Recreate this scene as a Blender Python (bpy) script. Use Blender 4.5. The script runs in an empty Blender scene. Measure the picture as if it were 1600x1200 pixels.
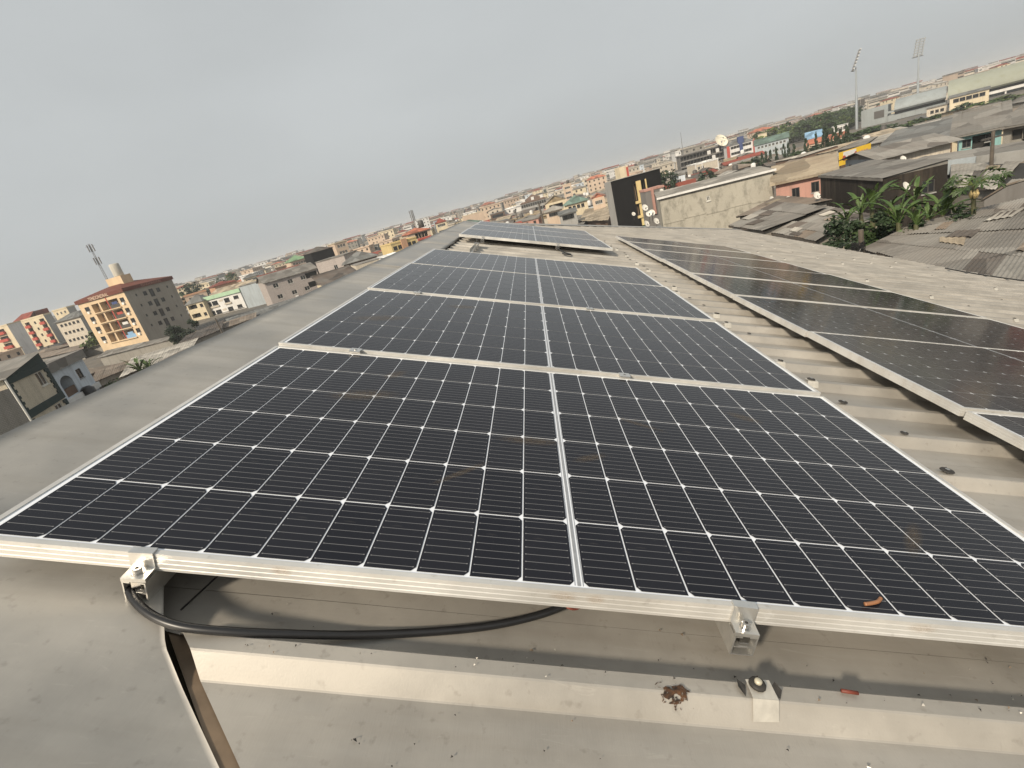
import bpy, math, random, bmesh
from mathutils import Vector, Matrix, noise
random.seed(7)
R = math.radians
scene = bpy.context.scene
col = scene.collection

# ------------------------------------------------------------------ camera
CAM = Vector((1.05048766, -0.6799922, 0.29619684))
CX = Vector((0.96866340, 0.02708924, -0.24689551))      # image right
CY = Vector((-0.22138958, -0.35645468, -0.90770409))    # image down
CZ = Vector((-0.11259607, 0.93391982, -0.33928732))     # view direction
FPX = 788.536
cam = bpy.data.cameras.new('camera')
cam.sensor_width = 36.0
cam.lens = FPX / 1600.0 * 36.0
cam.clip_start = 0.02
cam.clip_end = 9000.0
cam_o = bpy.data.objects.new('camera', cam)
col.objects.link(cam_o)
m3 = Matrix((CX, -CY, -CZ)).transposed()
cam_o.matrix_world = Matrix.Translation(CAM) @ m3.to_4x4()
scene.camera = cam_o

# ------------------------------------------------------------------ sky, sun, exposure
SUN_EL, SUN_AZ = 37.0, 210.0          # degrees; azimuth clockwise from +Y
world = bpy.data.worlds.new('World')
scene.world = world
world.use_nodes = True
nt = world.node_tree
nt.nodes.clear()
wo = nt.nodes.new('ShaderNodeOutputWorld')
bg = nt.nodes.new('ShaderNodeBackground')
sky = nt.nodes.new('ShaderNodeTexSky')
sky.sky_type = 'NISHITA'
sky.sun_disc = False
sky.sun_elevation = R(SUN_EL)
sky.sun_rotation = R(SUN_AZ)
sky.air_density = 1.0
sky.dust_density = 6.0
sky.ozone_density = 1.0
hs = nt.nodes.new('ShaderNodeHueSaturation')
hs.inputs['Saturation'].default_value = 0.22
mixs = nt.nodes.new('ShaderNodeMix')
mixs.data_type = 'RGBA'
mixs.inputs[0].default_value = 0.82
mixs.inputs[7].default_value = (4.55, 4.78, 4.82, 1)      # even white haze of the overcast sky
nt.links.new(sky.outputs[0], hs.inputs['Color'])
nt.links.new(hs.outputs[0], mixs.inputs[6])
# faint unevenness of the high haze layer
wtc = nt.nodes.new('ShaderNodeTexCoord'); wmp = nt.nodes.new('ShaderNodeMapping'); wmp.inputs['Scale'].default_value = (1.2, 1.2, 3.0)
wns = nt.nodes.new('ShaderNodeTexNoise'); wns.inputs['Scale'].default_value = 1.6; wns.inputs['Detail'].default_value = 5.0; wns.inputs['Roughness'].default_value = 0.5
nt.links.new(wtc.outputs['Generated'], wmp.inputs[0]); nt.links.new(wmp.outputs[0], wns.inputs['Vector'])
wmr = nt.nodes.new('ShaderNodeMapRange'); wmr.inputs[1].default_value = 0.3; wmr.inputs[2].default_value = 0.7; wmr.inputs[3].default_value = 0.94; wmr.inputs[4].default_value = 1.06
nt.links.new(wns.outputs['Fac'], wmr.inputs[0])
wvm = nt.nodes.new('ShaderNodeVectorMath'); wvm.operation = 'SCALE'; wvm.inputs[0].default_value = (4.55, 4.78, 4.82)
nt.links.new(wmr.outputs[0], wvm.inputs['Scale']); nt.links.new(wvm.outputs[0], mixs.inputs[7])
nt.links.new(mixs.outputs[2], bg.inputs['Color'])
bg.inputs['Strength'].default_value = 0.11
nt.links.new(bg.outputs[0], wo.inputs['Surface'])
sun = bpy.data.lights.new('sun', 'SUN')
sun.energy = 4.3
sun.angle = R(5.0)
sun.color = (1.0, 0.87, 0.69)
sun_o = bpy.data.objects.new('sun', sun)
col.objects.link(sun_o)
to_sun = Vector((math.sin(R(SUN_AZ)) * math.cos(R(SUN_EL)), math.cos(R(SUN_AZ)) * math.cos(R(SUN_EL)), math.sin(R(SUN_EL))))
sun_o.rotation_euler = to_sun.to_track_quat('Z', 'Y').to_euler()
vs = scene.view_settings
vs.view_transform = 'Standard'
vs.look = 'None'
vs.exposure = 0.2
vs.gamma = 1.0
vs.use_curve_mapping = False
scene.render.resolution_x = 1024
scene.render.resolution_y = 768
try:
    scene.cycles.volume_bounces = 0
    scene.cycles.max_bounces = 6
except Exception:
    pass

# ------------------------------------------------------------------ helpers
def ray(u, v):
    return CX * ((u - 800) / FPX) + CY * ((v - 600) / FPX) + CZ

def at(u, v, rng):
    """point at a horizontal range (metres) in the direction of photo pixel u, v"""
    d = ray(u, v)
    return CAM + d * (rng / math.hypot(d.x, d.y))

def az(u, v):
    d = ray(u, v)
    return Vector((d.x, d.y)).normalized()

PITCH = math.asin(0.331416184)
TP = Matrix.Rotation(PITCH, 4, 'Y')          # panel / roof frame: x down the slope, y along the ridge

def tag(o, label=None, cat=None, group=None, kind=None):
    if label: o['label'] = label
    if cat: o['category'] = cat
    if group: o['group'] = group
    if kind: o['kind'] = kind
    return o

def empty(name, mat=None, loc=None, rz=0.0):
    o = bpy.data.objects.new(name, None)
    o.empty_display_size = 0.2
    col.objects.link(o)
    if mat is not None: o.matrix_world = mat
    elif loc is not None:
        o.matrix_world = Matrix.Translation(loc) @ Matrix.Rotation(rz, 4, 'Z')
    return o

def link(name, me, parent=None, loc=None, mat=None):
    o = bpy.data.objects.new(name, me)
    col.objects.link(o)
    if parent is not None: o.parent = parent
    if mat is not None: o.matrix_local = mat
    elif loc is not None: o.location = loc
    return o

class MB:
    """collects faces; build() links them as one mesh object"""
    def __init__(s):
        s.v = []; s.f = []; s.m = []; s.uv = {}; s.mi = 0
    def quad(s, a, b, c, d, mi=None):
        n = len(s.v); s.v += [tuple(a), tuple(b), tuple(c), tuple(d)]
        s.f.append((n, n + 1, n + 2, n + 3)); s.m.append(s.mi if mi is None else mi)
    def poly(s, pts, mi=None):
        n = len(s.v); s.v += [tuple(p) for p in pts]
        s.f.append(tuple(range(n, n + len(pts)))); s.m.append(s.mi if mi is None else mi)
    def box(s, x0, x1, y0, y1, z0, z1, mi=None, M=None):
        p = [Vector((x, y, z)) for z in (z0, z1) for y in (y0, y1) for x in (x0, x1)]
        if M is not None: p = [M @ q for q in p]
        n = len(s.v); s.v += [tuple(q) for q in p]
        for f in ((0, 2, 3, 1), (4, 5, 7, 6), (0, 1, 5, 4), (2, 6, 7, 3), (0, 4, 6, 2), (1, 3, 7, 5)):
            s.f.append(tuple(n + i for i in f)); s.m.append(s.mi if mi is None else mi)
    def prism(s, prof, axis_a, axis_b, org, vec, mi=None, caps=True):
        """extrude a 2d profile (a,b) along vec from org"""
        org = Vector(org); vec = Vector(vec); A = Vector(axis_a); B = Vector(axis_b)
        k = len(prof); n = len(s.v)
        for q in (org, org + vec):
            for a, b in prof: s.v.append(tuple(q + A * a + B * b))
        mm = s.mi if mi is None else mi
        for i in range(k):
            j = (i + 1) % k
            s.f.append((n + i, n + j, n + k + j, n + k + i)); s.m.append(mm)
        if caps:
            s.f.append(tuple(n + i for i in reversed(range(k)))); s.m.append(mm)
            s.f.append(tuple(n + k + i for i in range(k))); s.m.append(mm)
    def tube(s, pts, rad, seg=8, mi=None, caps=True):
        pts = [Vector(p) for p in pts]
        rr = rad if isinstance(rad, (list, tuple)) else [rad] * len(pts)
        n = len(s.v); mm = s.mi if mi is None else mi
        prev = None
        for i, p in enumerate(pts):
            t = (pts[min(i + 1, len(pts) - 1)] - pts[max(i - 1, 0)]).normalized()
            if prev is None:
                a = t.orthogonal().normalized()
            else:
                a = (prev - t * prev.dot(t))
                a = a.normalized() if a.length > 1e-6 else t.orthogonal().normalized()
            prev = a; b = t.cross(a)
            for k in range(seg):
                w = 2 * math.pi * k / seg
                s.v.append(tuple(p + (a * math.cos(w) + b * math.sin(w)) * rr[i]))
        for i in range(len(pts) - 1):
            for k in range(seg):
                q = (k + 1) % seg
                s.f.append((n + i * seg + k, n + i * seg + q, n + (i + 1) * seg + q, n + (i + 1) * seg + k)); s.m.append(mm)
        if caps:
            s.f.append(tuple(n + k for k in reversed(range(seg)))); s.m.append(mm)
            e = n + (len(pts) - 1) * seg
            s.f.append(tuple(e + k for k in range(seg))); s.m.append(mm)
    def mesh(s, name, mats, smooth=False):
        me = bpy.data.meshes.new(name)
        me.from_pydata(s.v, [], s.f)
        for m in (mats if isinstance(mats, (list, tuple)) else [mats]): me.materials.append(m)
        me.polygons.foreach_set('material_index', s.m)
        if smooth: me.polygons.foreach_set('use_smooth', [True] * len(me.polygons))
        me.update()
        return me
    def build(s, name, mats, parent=None, smooth=False, mat=None, loc=None):
        return link(name, s.mesh(name, mats, smooth), parent, loc, mat)

# ------------------------------------------------------------------ materials
def newmat(name):
    m = bpy.data.materials.new(name); m.use_nodes = True
    n = m.node_tree.nodes; b = n['Principled BSDF']
    return m, m.node_tree, b

def N(t, typ, **kw):
    n = t.nodes.new(typ)
    for k, v in kw.items():
        if k.startswith('i_'):
            key = k[2:]
            n.inputs[int(key) if key.isdigit() else key].default_value = v
        else: setattr(n, k, v)
    return n

def mixc(t, fac, a, b):
    n = t.nodes.new('ShaderNodeMix'); n.data_type = 'RGBA'
    for sock, val in ((n.inputs[0], fac), (n.inputs[6], a), (n.inputs[7], b)):
        if hasattr(val, 'is_linked'): t.links.new(val, sock)
        elif isinstance(val, (int, float)): sock.default_value = val
        else: sock.default_value = (*val[:3], 1)
    return n.outputs[2]

def ramp(t, sock, p0, p1, v0=0.0, v1=1.0):
    n = N(t, 'ShaderNodeMapRange'); n.clamp = True
    n.inputs[1].default_value = p0; n.inputs[2].default_value = p1
    n.inputs[3].default_value = v0; n.inputs[4].default_value = v1
    t.links.new(sock, n.inputs[0]); return n.outputs[0]

def tex(t, scale, detail=4, vec=None, sx=(1, 1, 1), rough=0.55, coord='Object', dist=0.0):
    c = N(t, 'ShaderNodeTexCoord'); mp = N(t, 'ShaderNodeMapping')
    mp.inputs['Scale'].default_value = sx
    t.links.new(c.outputs[coord], mp.inputs[0])
    n = N(t, 'ShaderNodeTexNoise'); n.inputs['Scale'].default_value = scale
    n.inputs['Detail'].default_value = detail; n.inputs['Roughness'].default_value = rough
    n.inputs['Distortion'].default_value = dist
    t.links.new(mp.outputs[0], n.inputs['Vector']); return n.outputs['Fac']

def bump(t, b, sock, strength, dist=0.01):
    n = N(t, 'ShaderNodeBump'); n.inputs['Strength'].default_value = strength; n.inputs['Distance'].default_value = dist
    t.links.new(sock, n.inputs['Height']); t.links.new(n.outputs[0], b.inputs['Normal'])

def plain(name, c, rough=0.6, metal=0.0, var=0.0, scale=3.0, spec=0.5):
    m, t, b = newmat(name)
    b.inputs['Roughness'].default_value = rough; b.inputs['Metallic'].default_value = metal
    b.inputs['Specular IOR Level'].default_value = spec
    b.inputs['Base Color'].default_value = (*c, 1)
    if var > 0:
        f = ramp(t, tex(t, scale, 5), 0.3, 0.7)
        o = mixc(t, f, tuple(x * (1 - var) for x in c), tuple(min(1, x * (1 + var)) for x in c))
        t.links.new(o, b.inputs['Base Color'])
    return m

def metal_sheet(name, c, dirt, rough=0.42, metal=0.55, fine=300):
    """weathered mill-finish sheet metal: blotches, dirt runs and fine rolling marks"""
    m, t, b = newmat(name)
    blot = ramp(t, tex(t, 2.3, 7, rough=0.62), 0.36, 0.66)
    runs = ramp(t, tex(t, 5.0, 5, sx=(0.25, 3.0, 1)), 0.45, 0.75)
    spec = ramp(t, tex(t, 45.0, 3), 0.62, 0.74)
    fi = tex(t, fine, 2, sx=(1, 0.06, 1))
    o = mixc(t, blot, tuple(x * 0.74 for x in c), tuple(x * 1.04 for x in c))
    n2 = N(t, 'ShaderNodeMath', operation='MULTIPLY', i_1=0.35); t.links.new(runs, n2.inputs[0])
    o = mixc(t, n2.outputs[0], o, dirt)
    n3 = N(t, 'ShaderNodeMath', operation='MULTIPLY', i_1=0.25); t.links.new(spec, n3.inputs[0])
    o = mixc(t, n3.outputs[0], o, tuple(x * 0.5 for x in dirt))
    t.links.new(o, b.inputs['Base Color'])
    b.inputs['Metallic'].default_value = metal
    rr = N(t, 'ShaderNodeMath', operation='ADD'); rr.inputs[1].default_value = rough - 0.08
    sc = N(t, 'ShaderNodeMath', operation='MULTIPLY', i_1=0.26); t.links.new(blot, sc.inputs[0])
    t.links.new(sc.outputs[0], rr.inputs[0]); t.links.new(rr.outputs[0], b.inputs['Roughness'])
    mx = N(t, 'ShaderNodeMath', operation='ADD'); t.links.new(fi, mx.inputs[0])
    scr = ramp(t, tex(t, 9.0, 9, sx=(1, 7, 1), rough=0.7, dist=1.2), 0.62, 0.66)
    n4 = N(t, 'ShaderNodeMath', operation='MULTIPLY', i_1=0.12); t.links.new(scr, n4.inputs[0])
    o = mixc(t, n4.outputs[0], o, tuple(min(1, x * 1.5) for x in c)); t.links.new(o, b.inputs['Base Color'])
    w = N(t, 'ShaderNodeMath', operation='MULTIPLY', i_1=6.0); t.links.new(tex(t, 6.0, 3), w.inputs[0]); t.links.new(w.outputs[0], mx.inputs[1])
    bump(t, b, mx.outputs[0], 0.07, 0.003)
    return m

MAT = {}
MAT['roof'] = metal_sheet('roof_metal', (0.42, 0.395, 0.355), (0.24, 0.205, 0.16), 0.46, 0.36)
MAT['cap'] = metal_sheet('cap_metal', (0.42, 0.40, 0.365), (0.22, 0.20, 0.165), 0.44, 0.40, fine=180)
MAT['under'] = plain('brown_strip', (0.16, 0.115, 0.075), 0.7, 0.0, 0.25, 20)
MAT['alu'] = metal_sheet('aluminium', (0.70, 0.69, 0.66), (0.40, 0.34, 0.26), 0.40, 0.40, fine=120)
MAT['alu_new'] = plain('clamp_aluminium', (0.66, 0.65, 0.62), 0.34, 0.85, 0.08, 60)
MAT['steel'] = plain('bolt_steel', (0.55, 0.53, 0.5), 0.22, 1.0, 0.1, 80)
MAT['rubber'] = plain('black_rubber', (0.012, 0.012, 0.013), 0.38, 0, 0.2, 40)
MAT['copper'] = plain('orange_insulation', (0.33, 0.15, 0.07), 0.45, 0, 0.2, 60)
MAT['redstick'] = plain('red_brown_rod', (0.16, 0.035, 0.02), 0.6, 0, 0.2, 60)
MAT['rust'] = plain('burnt_rust', (0.035, 0.018, 0.01), 0.85, 0, 0.5, 90)
MAT['tarry'] = plain('dark_sealant', (0.03, 0.027, 0.024), 0.7, 0, 0.4, 60)
MAT['patch'] = plain('patch_foil', (0.55, 0.52, 0.46), 0.42, 0.35, 0.15, 40)
MAT['sheet_white'] = None

def dusty_gloss(t, b):
    d = ramp(t, tex(t, 1.7, 6, coord='Object', dist=0.6), 0.38, 0.75)
    rr = ramp(t, tex(t, 6.0, 5), 0.3, 0.8, 0.08, 0.15)
    t.links.new(rr, b.inputs['Coat Roughness'])
    return d

m, t, b = newmat('white_backsheet')
b.inputs['Base Color'].default_value = (0.80, 0.83, 0.88, 1)
b.inputs['Roughness'].default_value = 0.55
b.inputs['Coat Weight'].default_value = 1.0; b.inputs['Coat IOR'].default_value = 1.3
b.inputs['Coat Roughness'].default_value = 0.1
MAT['backsheet'] = m

# one silicon half cell under glass: ten silver wires along u, dark blue-black silicon
m, t, b = newmat('solar_cell')
uvn = N(t, 'ShaderNodeUVMap'); uvn.uv_map = 'UVMap'
sep = N(t, 'ShaderNodeSeparateXYZ'); t.links.new(uvn.outputs[0], sep.inputs[0])
mul = N(t, 'ShaderNodeMath', operation='MULTIPLY', i_1=9.0); t.links.new(sep.outputs[1], mul.inputs[0])
fr = N(t, 'ShaderNodeMath', operation='FRACT'); t.links.new(mul.outputs[0], fr.inputs[0])
sb = N(t, 'ShaderNodeMath', operation='SUBTRACT', i_1=0.5); t.links.new(fr.outputs[0], sb.inputs[0])
ab = N(t, 'ShaderNodeMath', operation='ABSOLUTE'); t.links.new(sb.outputs[0], ab.inputs[0])
ln = ramp(t, ab.outputs[0], 0.022, 0.034, 1, 0)
cu = N(t, 'ShaderNodeMath', operation='SUBTRACT', i_1=0.5); t.links.new(sep.outputs[0], cu.inputs[0])
cua = N(t, 'ShaderNodeMath', operation='ABSOLUTE'); t.links.new(cu.outputs[0], cua.inputs[0])
ins = ramp(t, cua.outputs[0], 0.455, 0.46, 1, 0)
pad = ramp(t, cua.outputs[0], 0.425, 0.43, 0, 1)
pw = ramp(t, ab.outputs[0], 0.05, 0.065, 1, 0)
pp = N(t, 'ShaderNodeMath', operation='MULTIPLY'); t.links.new(pad, pp.inputs[0]); t.links.new(pw, pp.inputs[1])
mxl = N(t, 'ShaderNodeMath', operation='MAXIMUM'); t.links.new(ln, mxl.inputs[0]); t.links.new(pp.outputs[0], mxl.inputs[1])
wl = N(t, 'ShaderNodeMath', operation='MULTIPLY'); t.links.new(mxl.outputs[0], wl.inputs[0]); t.links.new(ins, wl.inputs[1])
oi = N(t, 'ShaderNodeObjectInfo')
d = dusty_gloss(t, b)
base = mixc(t, oi.outputs['Random'], (0.0075, 0.0085, 0.014), (0.0115, 0.0125, 0.0185))
dm = N(t, 'ShaderNodeMath', operation='MULTIPLY', i_1=0.042); t.links.new(d, dm.inputs[0])
base = mixc(t, dm.outputs[0], base, (0.40, 0.38, 0.35))
scr = ramp(t, tex(t, 7.0, 8, sx=(1, 5, 1), dist=1.5), 0.66, 0.72)
sm = N(t, 'ShaderNodeMath', operation='MULTIPLY', i_1=0.04); t.links.new(scr, sm.inputs[0])
base = mixc(t, sm.outputs[0], base, (0.4, 0.36, 0.3))
base = mixc(t, wl.outputs[0], base, (0.20, 0.20, 0.205))
t.links.new(base, b.inputs['Base Color'])
b.inputs['Roughness'].default_value = 0.5
b.inputs['Specular IOR Level'].default_value = 0.0
b.inputs['Coat Weight'].default_value = 0.85; b.inputs['Coat IOR'].default_value = 1.29
MAT['cell'] = m

# ================================================================== our building: hip roof of ribbed sheets
roof = empty('roof_building', TP)
tag(roof, 'hip roofed building under the solar panels, ribbed pale metal roof sheets', 'building')
RIB, RIB0 = 0.277, -0.0925
HP, HT = -0.117, -0.080           # pan and rib heights below the panel plane
EAVE = 9.85
def xstart(y):
    if y < -0.05: return 0.43 + (-0.10 - y) * 1.06
    if y > 10.2: return -0.2 + (y - 10.4) * 0.872 + 0.1
    return 0.02
def rib_profile(k0, nr):
    pr = []
    for k in range(k0, k0 + nr):
        c = RIB0 + RIB * k
        pr += [(c - RIB / 2, HP), (c - 0.040, HP), (c - 0.0375, HP + 0.0015), (c - 0.016, HT - 0.002), (c - 0.013, HT), (c + 0.013, HT), (c + 0.016, HT - 0.002), (c + 0.0375, HP + 0.0015), (c + 0.040, HP), (c + 0.1, HP)]
    c = RIB0 + RIB * (k0 + nr - 1)
    pr.append((c + RIB / 2 , HP))
    return pr
k = -11
sheet_i = 0
while RIB0 + RIB * k < 21.6:
    pr = rib_profile(k, 3)
    ys = pr[0][0]
    x0s = [min(xstart(y), EAVE - 0.02) for y, h in pr]
    if min(x0s) < EAVE - 0.1:
        near = ys < 4.5
        nx = 40 if near else 14
        verts = []; faces = []
        tilt = random.uniform(-0.0015, 0.0015)
        for (y, h), x0 in zip(pr, x0s):
            for i in range(nx + 1):
                x = x0 + (EAVE + random.uniform(-0.01, 0.01) * (i == nx) - x0) * (i / nx) ** 1.35
                wob = noise.noise(Vector((x * 1.1, y * 2.2, 3.1))) * 0.0035 + noise.noise(Vector((x * 4, y * 9, 7.7))) * 0.0009
                yy = y + noise.noise(Vector((x * 0.9, sheet_i * 3.3, 1.0))) * 0.002
                verts.append((x, yy, h + wob + tilt + 0.0012 * (sheet_i % 2)))
        for a in range(len(pr) - 1):
            for i in range(nx):
                faces.append((a * (nx + 1) + i, a * (nx + 1) + i + 1, (a + 1) * (nx + 1) + i + 1, (a + 1) * (nx + 1) + i))
        me = bpy.data.meshes.new('roof_sheet'); me.from_pydata(verts, [], faces); me.materials.append(MAT['roof'])
        me.update()
        link('roof_sheet', me, roof)
    k += 3; sheet_i += 1

def sheet_patch(name, corner_fn, nu, nv, mat, parent, thick=0.0012, amp=0.002):
    """thin gently wavy metal sheet over a parametric quad"""
    v = []; f = []
    for i in range(nu + 1):
        for j in range(nv + 1):
            p = Vector(corner_fn(i / nu, j / nv))
            p.z += amp * noise.noise(Vector((p.x * 3, p.y * 3, 5))) + amp * 0.4 * noise.noise(Vector((p.x * 9, p.y * 9, 2)))
            v.append(tuple(p))
    n = len(v)
    v += [(a, b_, c - thick) for a, b_, c in v]
    for i in range(nu):
        for j in range(nv):
            q = (i * (nv + 1) + j, (i + 1) * (nv + 1) + j, (i + 1) * (nv + 1) + j + 1, i * (nv + 1) + j + 1)
            f.append(q); f.append(tuple(n + x for x in reversed(q)))
    rim = [j for j in range(nv + 1)] + [i * (nv + 1) + nv for i in range(1, nu + 1)] + [nu * (nv + 1) + j for j in reversed(range(nv))] + [i * (nv + 1) for i in reversed(range(1, nu))]
    for a, b_ in zip(rim, rim[1:] + rim[:1]): f.append((a, n + a, n + b_, b_))
    me = bpy.data.meshes.new(name); me.from_pydata(v, [], f); me.materials.append(mat)
    me.polygons.foreach_set('use_smooth', [True] * len(f)); me.update()
    o = link(name, me, parent); return o

RX = -0.385                                   # ridge line
def lerp(a, b, s): return tuple(x + (y - x) * s for x, y in zip(a, b))
# ridge cap pieces with lapped joints
yb = [0.02, 3.72, 5.85, 7.75, 9.4, 10.6]
for i in range(len(yb) - 1):  # lapped
    y0, y1 = yb[i] - (0.10 if i else 0.0), yb[i + 1]
    dz = 0.0025 * (i % 2) + (0.0055 if i == 0 else 0)
    def fn(s, q, y0=y0, y1=y1, dz=dz):
        y = y0 + (y1 - y0) * q
        if s < 0.55:
            x = RX + ((0.03 if y < 3 else 0.06) - RX) * (s / 0.55); z = -0.074
        else:
            x = RX + (s - 0.55) / 0.45 * -0.24; z = -0.074 - (RX - x) * math.tan(2 * PITCH)
        if y > 10.35: x = x * 1.0
        return (x, y, z + dz - 0.006 * max(0, (s - 0.48) / 0.52 if s < 0.55 else 0))
    sheet_patch('ridge_cap', fn, 12, 16, MAT['cap'], roof, amp=0.004)
# hip cap at the near end: wide flashing whose edge runs diagonally down the slope
def hipfn(s, q):
    # q along the hip, s from the sheet edge to the hip line
    if q < 0.2: e = lerp((0.16, 0.20), (0.309, 0.024), q / 0.2)
    elif q < 0.32: e = lerp((0.309, 0.024), (0.388, -0.095), (q - 0.2) / 0.12)
    elif q < 0.5: e = lerp((0.388, -0.095), (0.585, -0.272), (q - 0.32) / 0.18)
    else: e = lerp((0.585, -0.272), (2.4, -1.98), (q - 0.5) / 0.5)
    g = lerp((RX - 0.02, 0.20), (1.35, -1.98), max(0.0, (q - 0.12) / 0.88)) if q > 0.12 else (RX - 0.02, 0.42)
    x, y = lerp(e, g, s)
    k_ = min(1.0, max(0.0, (q - 0.27) / 0.10)) * max(0.0, 1 - s / 0.55)
    return (x, y, -0.0735 - 0.042 * k_)
sheet_patch('hip_cap', hipfn, 60, 80, MAT['cap'], roof, amp=0.005)
# brown timber strip seen between the cap edge and the sheet ends
mb = MB()
mb.prism([(0.30, 0.01), (0.40, -0.01), (0.44, -0.10), (2.36, -1.92), (2.2, -1.92)], (1, 0, 0), (0, 1, 0), (0, 0, -0.126), (0, 0, 0.006))
mb.build('timber_strip', MAT['under'], roof)
# far hip cap
mb = MB()
for i in range(6):
    y0, y1 = 10.3 + i * 1.95, 10.3 + (i + 1) * 1.95 + 0.08
    x0, x1 = -0.2 + (y0 - 10.4) * 0.872, -0.2 + (y1 - 10.4) * 0.872
    z = -0.07 + 0.002 * (i % 2)
    mb.quad((x0 - 0.02, y0 + 0.02, z), (x0 + 0.2, y0 - 0.2, z - 0.004), (x1 + 0.2, y1 - 0.2, z - 0.004), (x1 - 0.02, y1 + 0.02, z))
    mb.quad((x0 - 0.02, y0 + 0.02, z), (x1 - 0.02, y1 + 0.02, z), (x1 - 0.2, y1 + 0.2, z - 0.14), (x0 - 0.2, y0 + 0.2, z - 0.14))
mb.build('hip_cap', MAT['cap'], roof)
# the other three slopes and the walls (mostly out of sight)
TPI = TP.inverted()
def w2r(p): return TPI @ Vector(p)
rN = TP @ Vector((RX, 0.22, -0.09)); rF = TP @ Vector((RX, 10.3, -0.09))
ez = (TP @ Vector((EAVE, 0, HP))).z
run = (TP @ Vector((EAVE, 0, HP))).x - rN.x
xr, xl = rN.x + run, rN.x - run
yn, yf = rN.y - run * 0.98, rF.y + run * 1.12
mb = MB()
mb.quad(w2r(rN), w2r(rF), w2r((xl, yf, ez)), w2r((xl, yn, ez)))
mb.build('roof_slope', MAT['roof'], roof)
mb = MB(); mb.poly([w2r((rN.x, rN.y, rN.z)), w2r((xl, yn, ez)), w2r((xr, yn, ez - 0.02))]); mb.build('roof_slope', MAT['roof'], roof)
mb = MB(); mb.poly([w2r((rF.x, rF.y, rF.z - 0.02)), w2r((xr - 0.1, yf - 0.1, ez - 0.05)), w2r((xl, yf, ez))]); mb.build('roof_slope', MAT['roof'], roof)
GZ = -14.0
MAT['ourwall'] = plain('rendered_wall', (0.45, 0.42, 0.36), 0.9, 0, 0.2, 0.6)
mb = MB()
i = 0.5
c4 = [(xl + i, yn + i), (xr - i, yn + i), (xr - i, yf - i), (xl + i, yf - i)]
for a, b_ in zip(c4, c4[1:] + c4[:1]):
    mb.quad(w2r((*a, GZ)), w2r((*b_, GZ)), w2r((*b_, ez - 0.1)), w2r((*a, ez - 0.1)))
mb.build('wall', MAT['ourwall'], roof)
# eave gutter strip along the low edge
mb = MB()
mb.prism([(0, 0), (0.14, 0.0), (0.14, -0.1), (0.125, -0.1), (0.125, -0.015), (0.0, -0.015)], (1, 0, 0), (0, 0, 1), (EAVE - 0.03, -3.0, HP - 0.03), (0, 24.6, 0))
mb.build('eave_flashing', plain('rusty_eave', (0.17, 0.145, 0.12), 0.8, 0.1, 0.4, 3), roof)

# sealing patches and screws on the ribs
def patch_mesh():
    mb = MB()
    w, n = 0.024, 4
    # foil strip folded over the rib top and down the near web
    mb.quad((-w, -0.0345, -0.0275), (w, -0.033, -0.0255), (w, -0.0165, 0.0002), (-w, -0.0165, 0.0002))
    mb.quad((-w, -0.0165, 0.0005), (w, -0.0165, 0.0005), (w * 0.95, 0.017, 0.002), (-w, 0.015, 0.002))
    return mb.mesh('sealing_patch', MAT['patch'])
def screw_mesh():
    mb = MB()
    mb.tube([(0, 0, 0.001), (0, 0, 0.004), (0, 0, 0.0045)], [0.012, 0.011, 0.008], 10, 0)
    mb.tube([(0, 0, 0.0045), (0, 0, 0.007)], 0.0045, 6, 1)
    for q in range(6):
        a = q * 1.1 + 0.3; r = 0.011 + 0.008 * random.random()
        mb.poly([(math.cos(a) * 0.008, math.sin(a) * 0.006, 0.0025), (math.cos(a + 0.5) * r, math.sin(a + 0.5) * r * 0.6, 0.0022), (math.cos(a + 1.0) * 0.008, math.sin(a + 1.0) * 0.006, 0.0025)])
    return mb.mesh('roof_screw', [MAT['tarry'], MAT['steel']])
PM, SM = patch_mesh(), screw_mesh()
rows = [(2.33, 1, 0.9), (5.55, 2, 0.9), (6.65, 3, 0.8), (7.75, 2, 0.8), (8.85, 3, 0.7)]
for X, step, dens in rows:
    k = 0
    while True:
        y = RIB0 + RIB * k; k += 1
        if y > 20.5: break
        if X < 3 and (y < 0.6): continue
        if X < 3 and y > 9: continue
        if X > 3 and y < 1.5: continue
        if xstart(y) > X - 0.2: break
        if (k % step) or random.random() > dens: continue
        xx = X + random.uniform(-0.05, 0.05)
        if random.random() < (0.5 if X < 3 else 0.3):
            p = link('sealing_patch', PM, roof, (xx, y, HT + 0.0042))
            p.rotation_euler = (0, 0, random.uniform(-0.08, 0.08))
        s = link('roof_screw', SM, roof, (xx + random.uniform(-0.012, 0.012), y + 0.004, HT + 0.0062))
        s.rotation_euler = (0, 0, random.uniform(0, 6)); sc = random.uniform(0.9, 1.7); s.scale = (sc, sc, 1)
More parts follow.
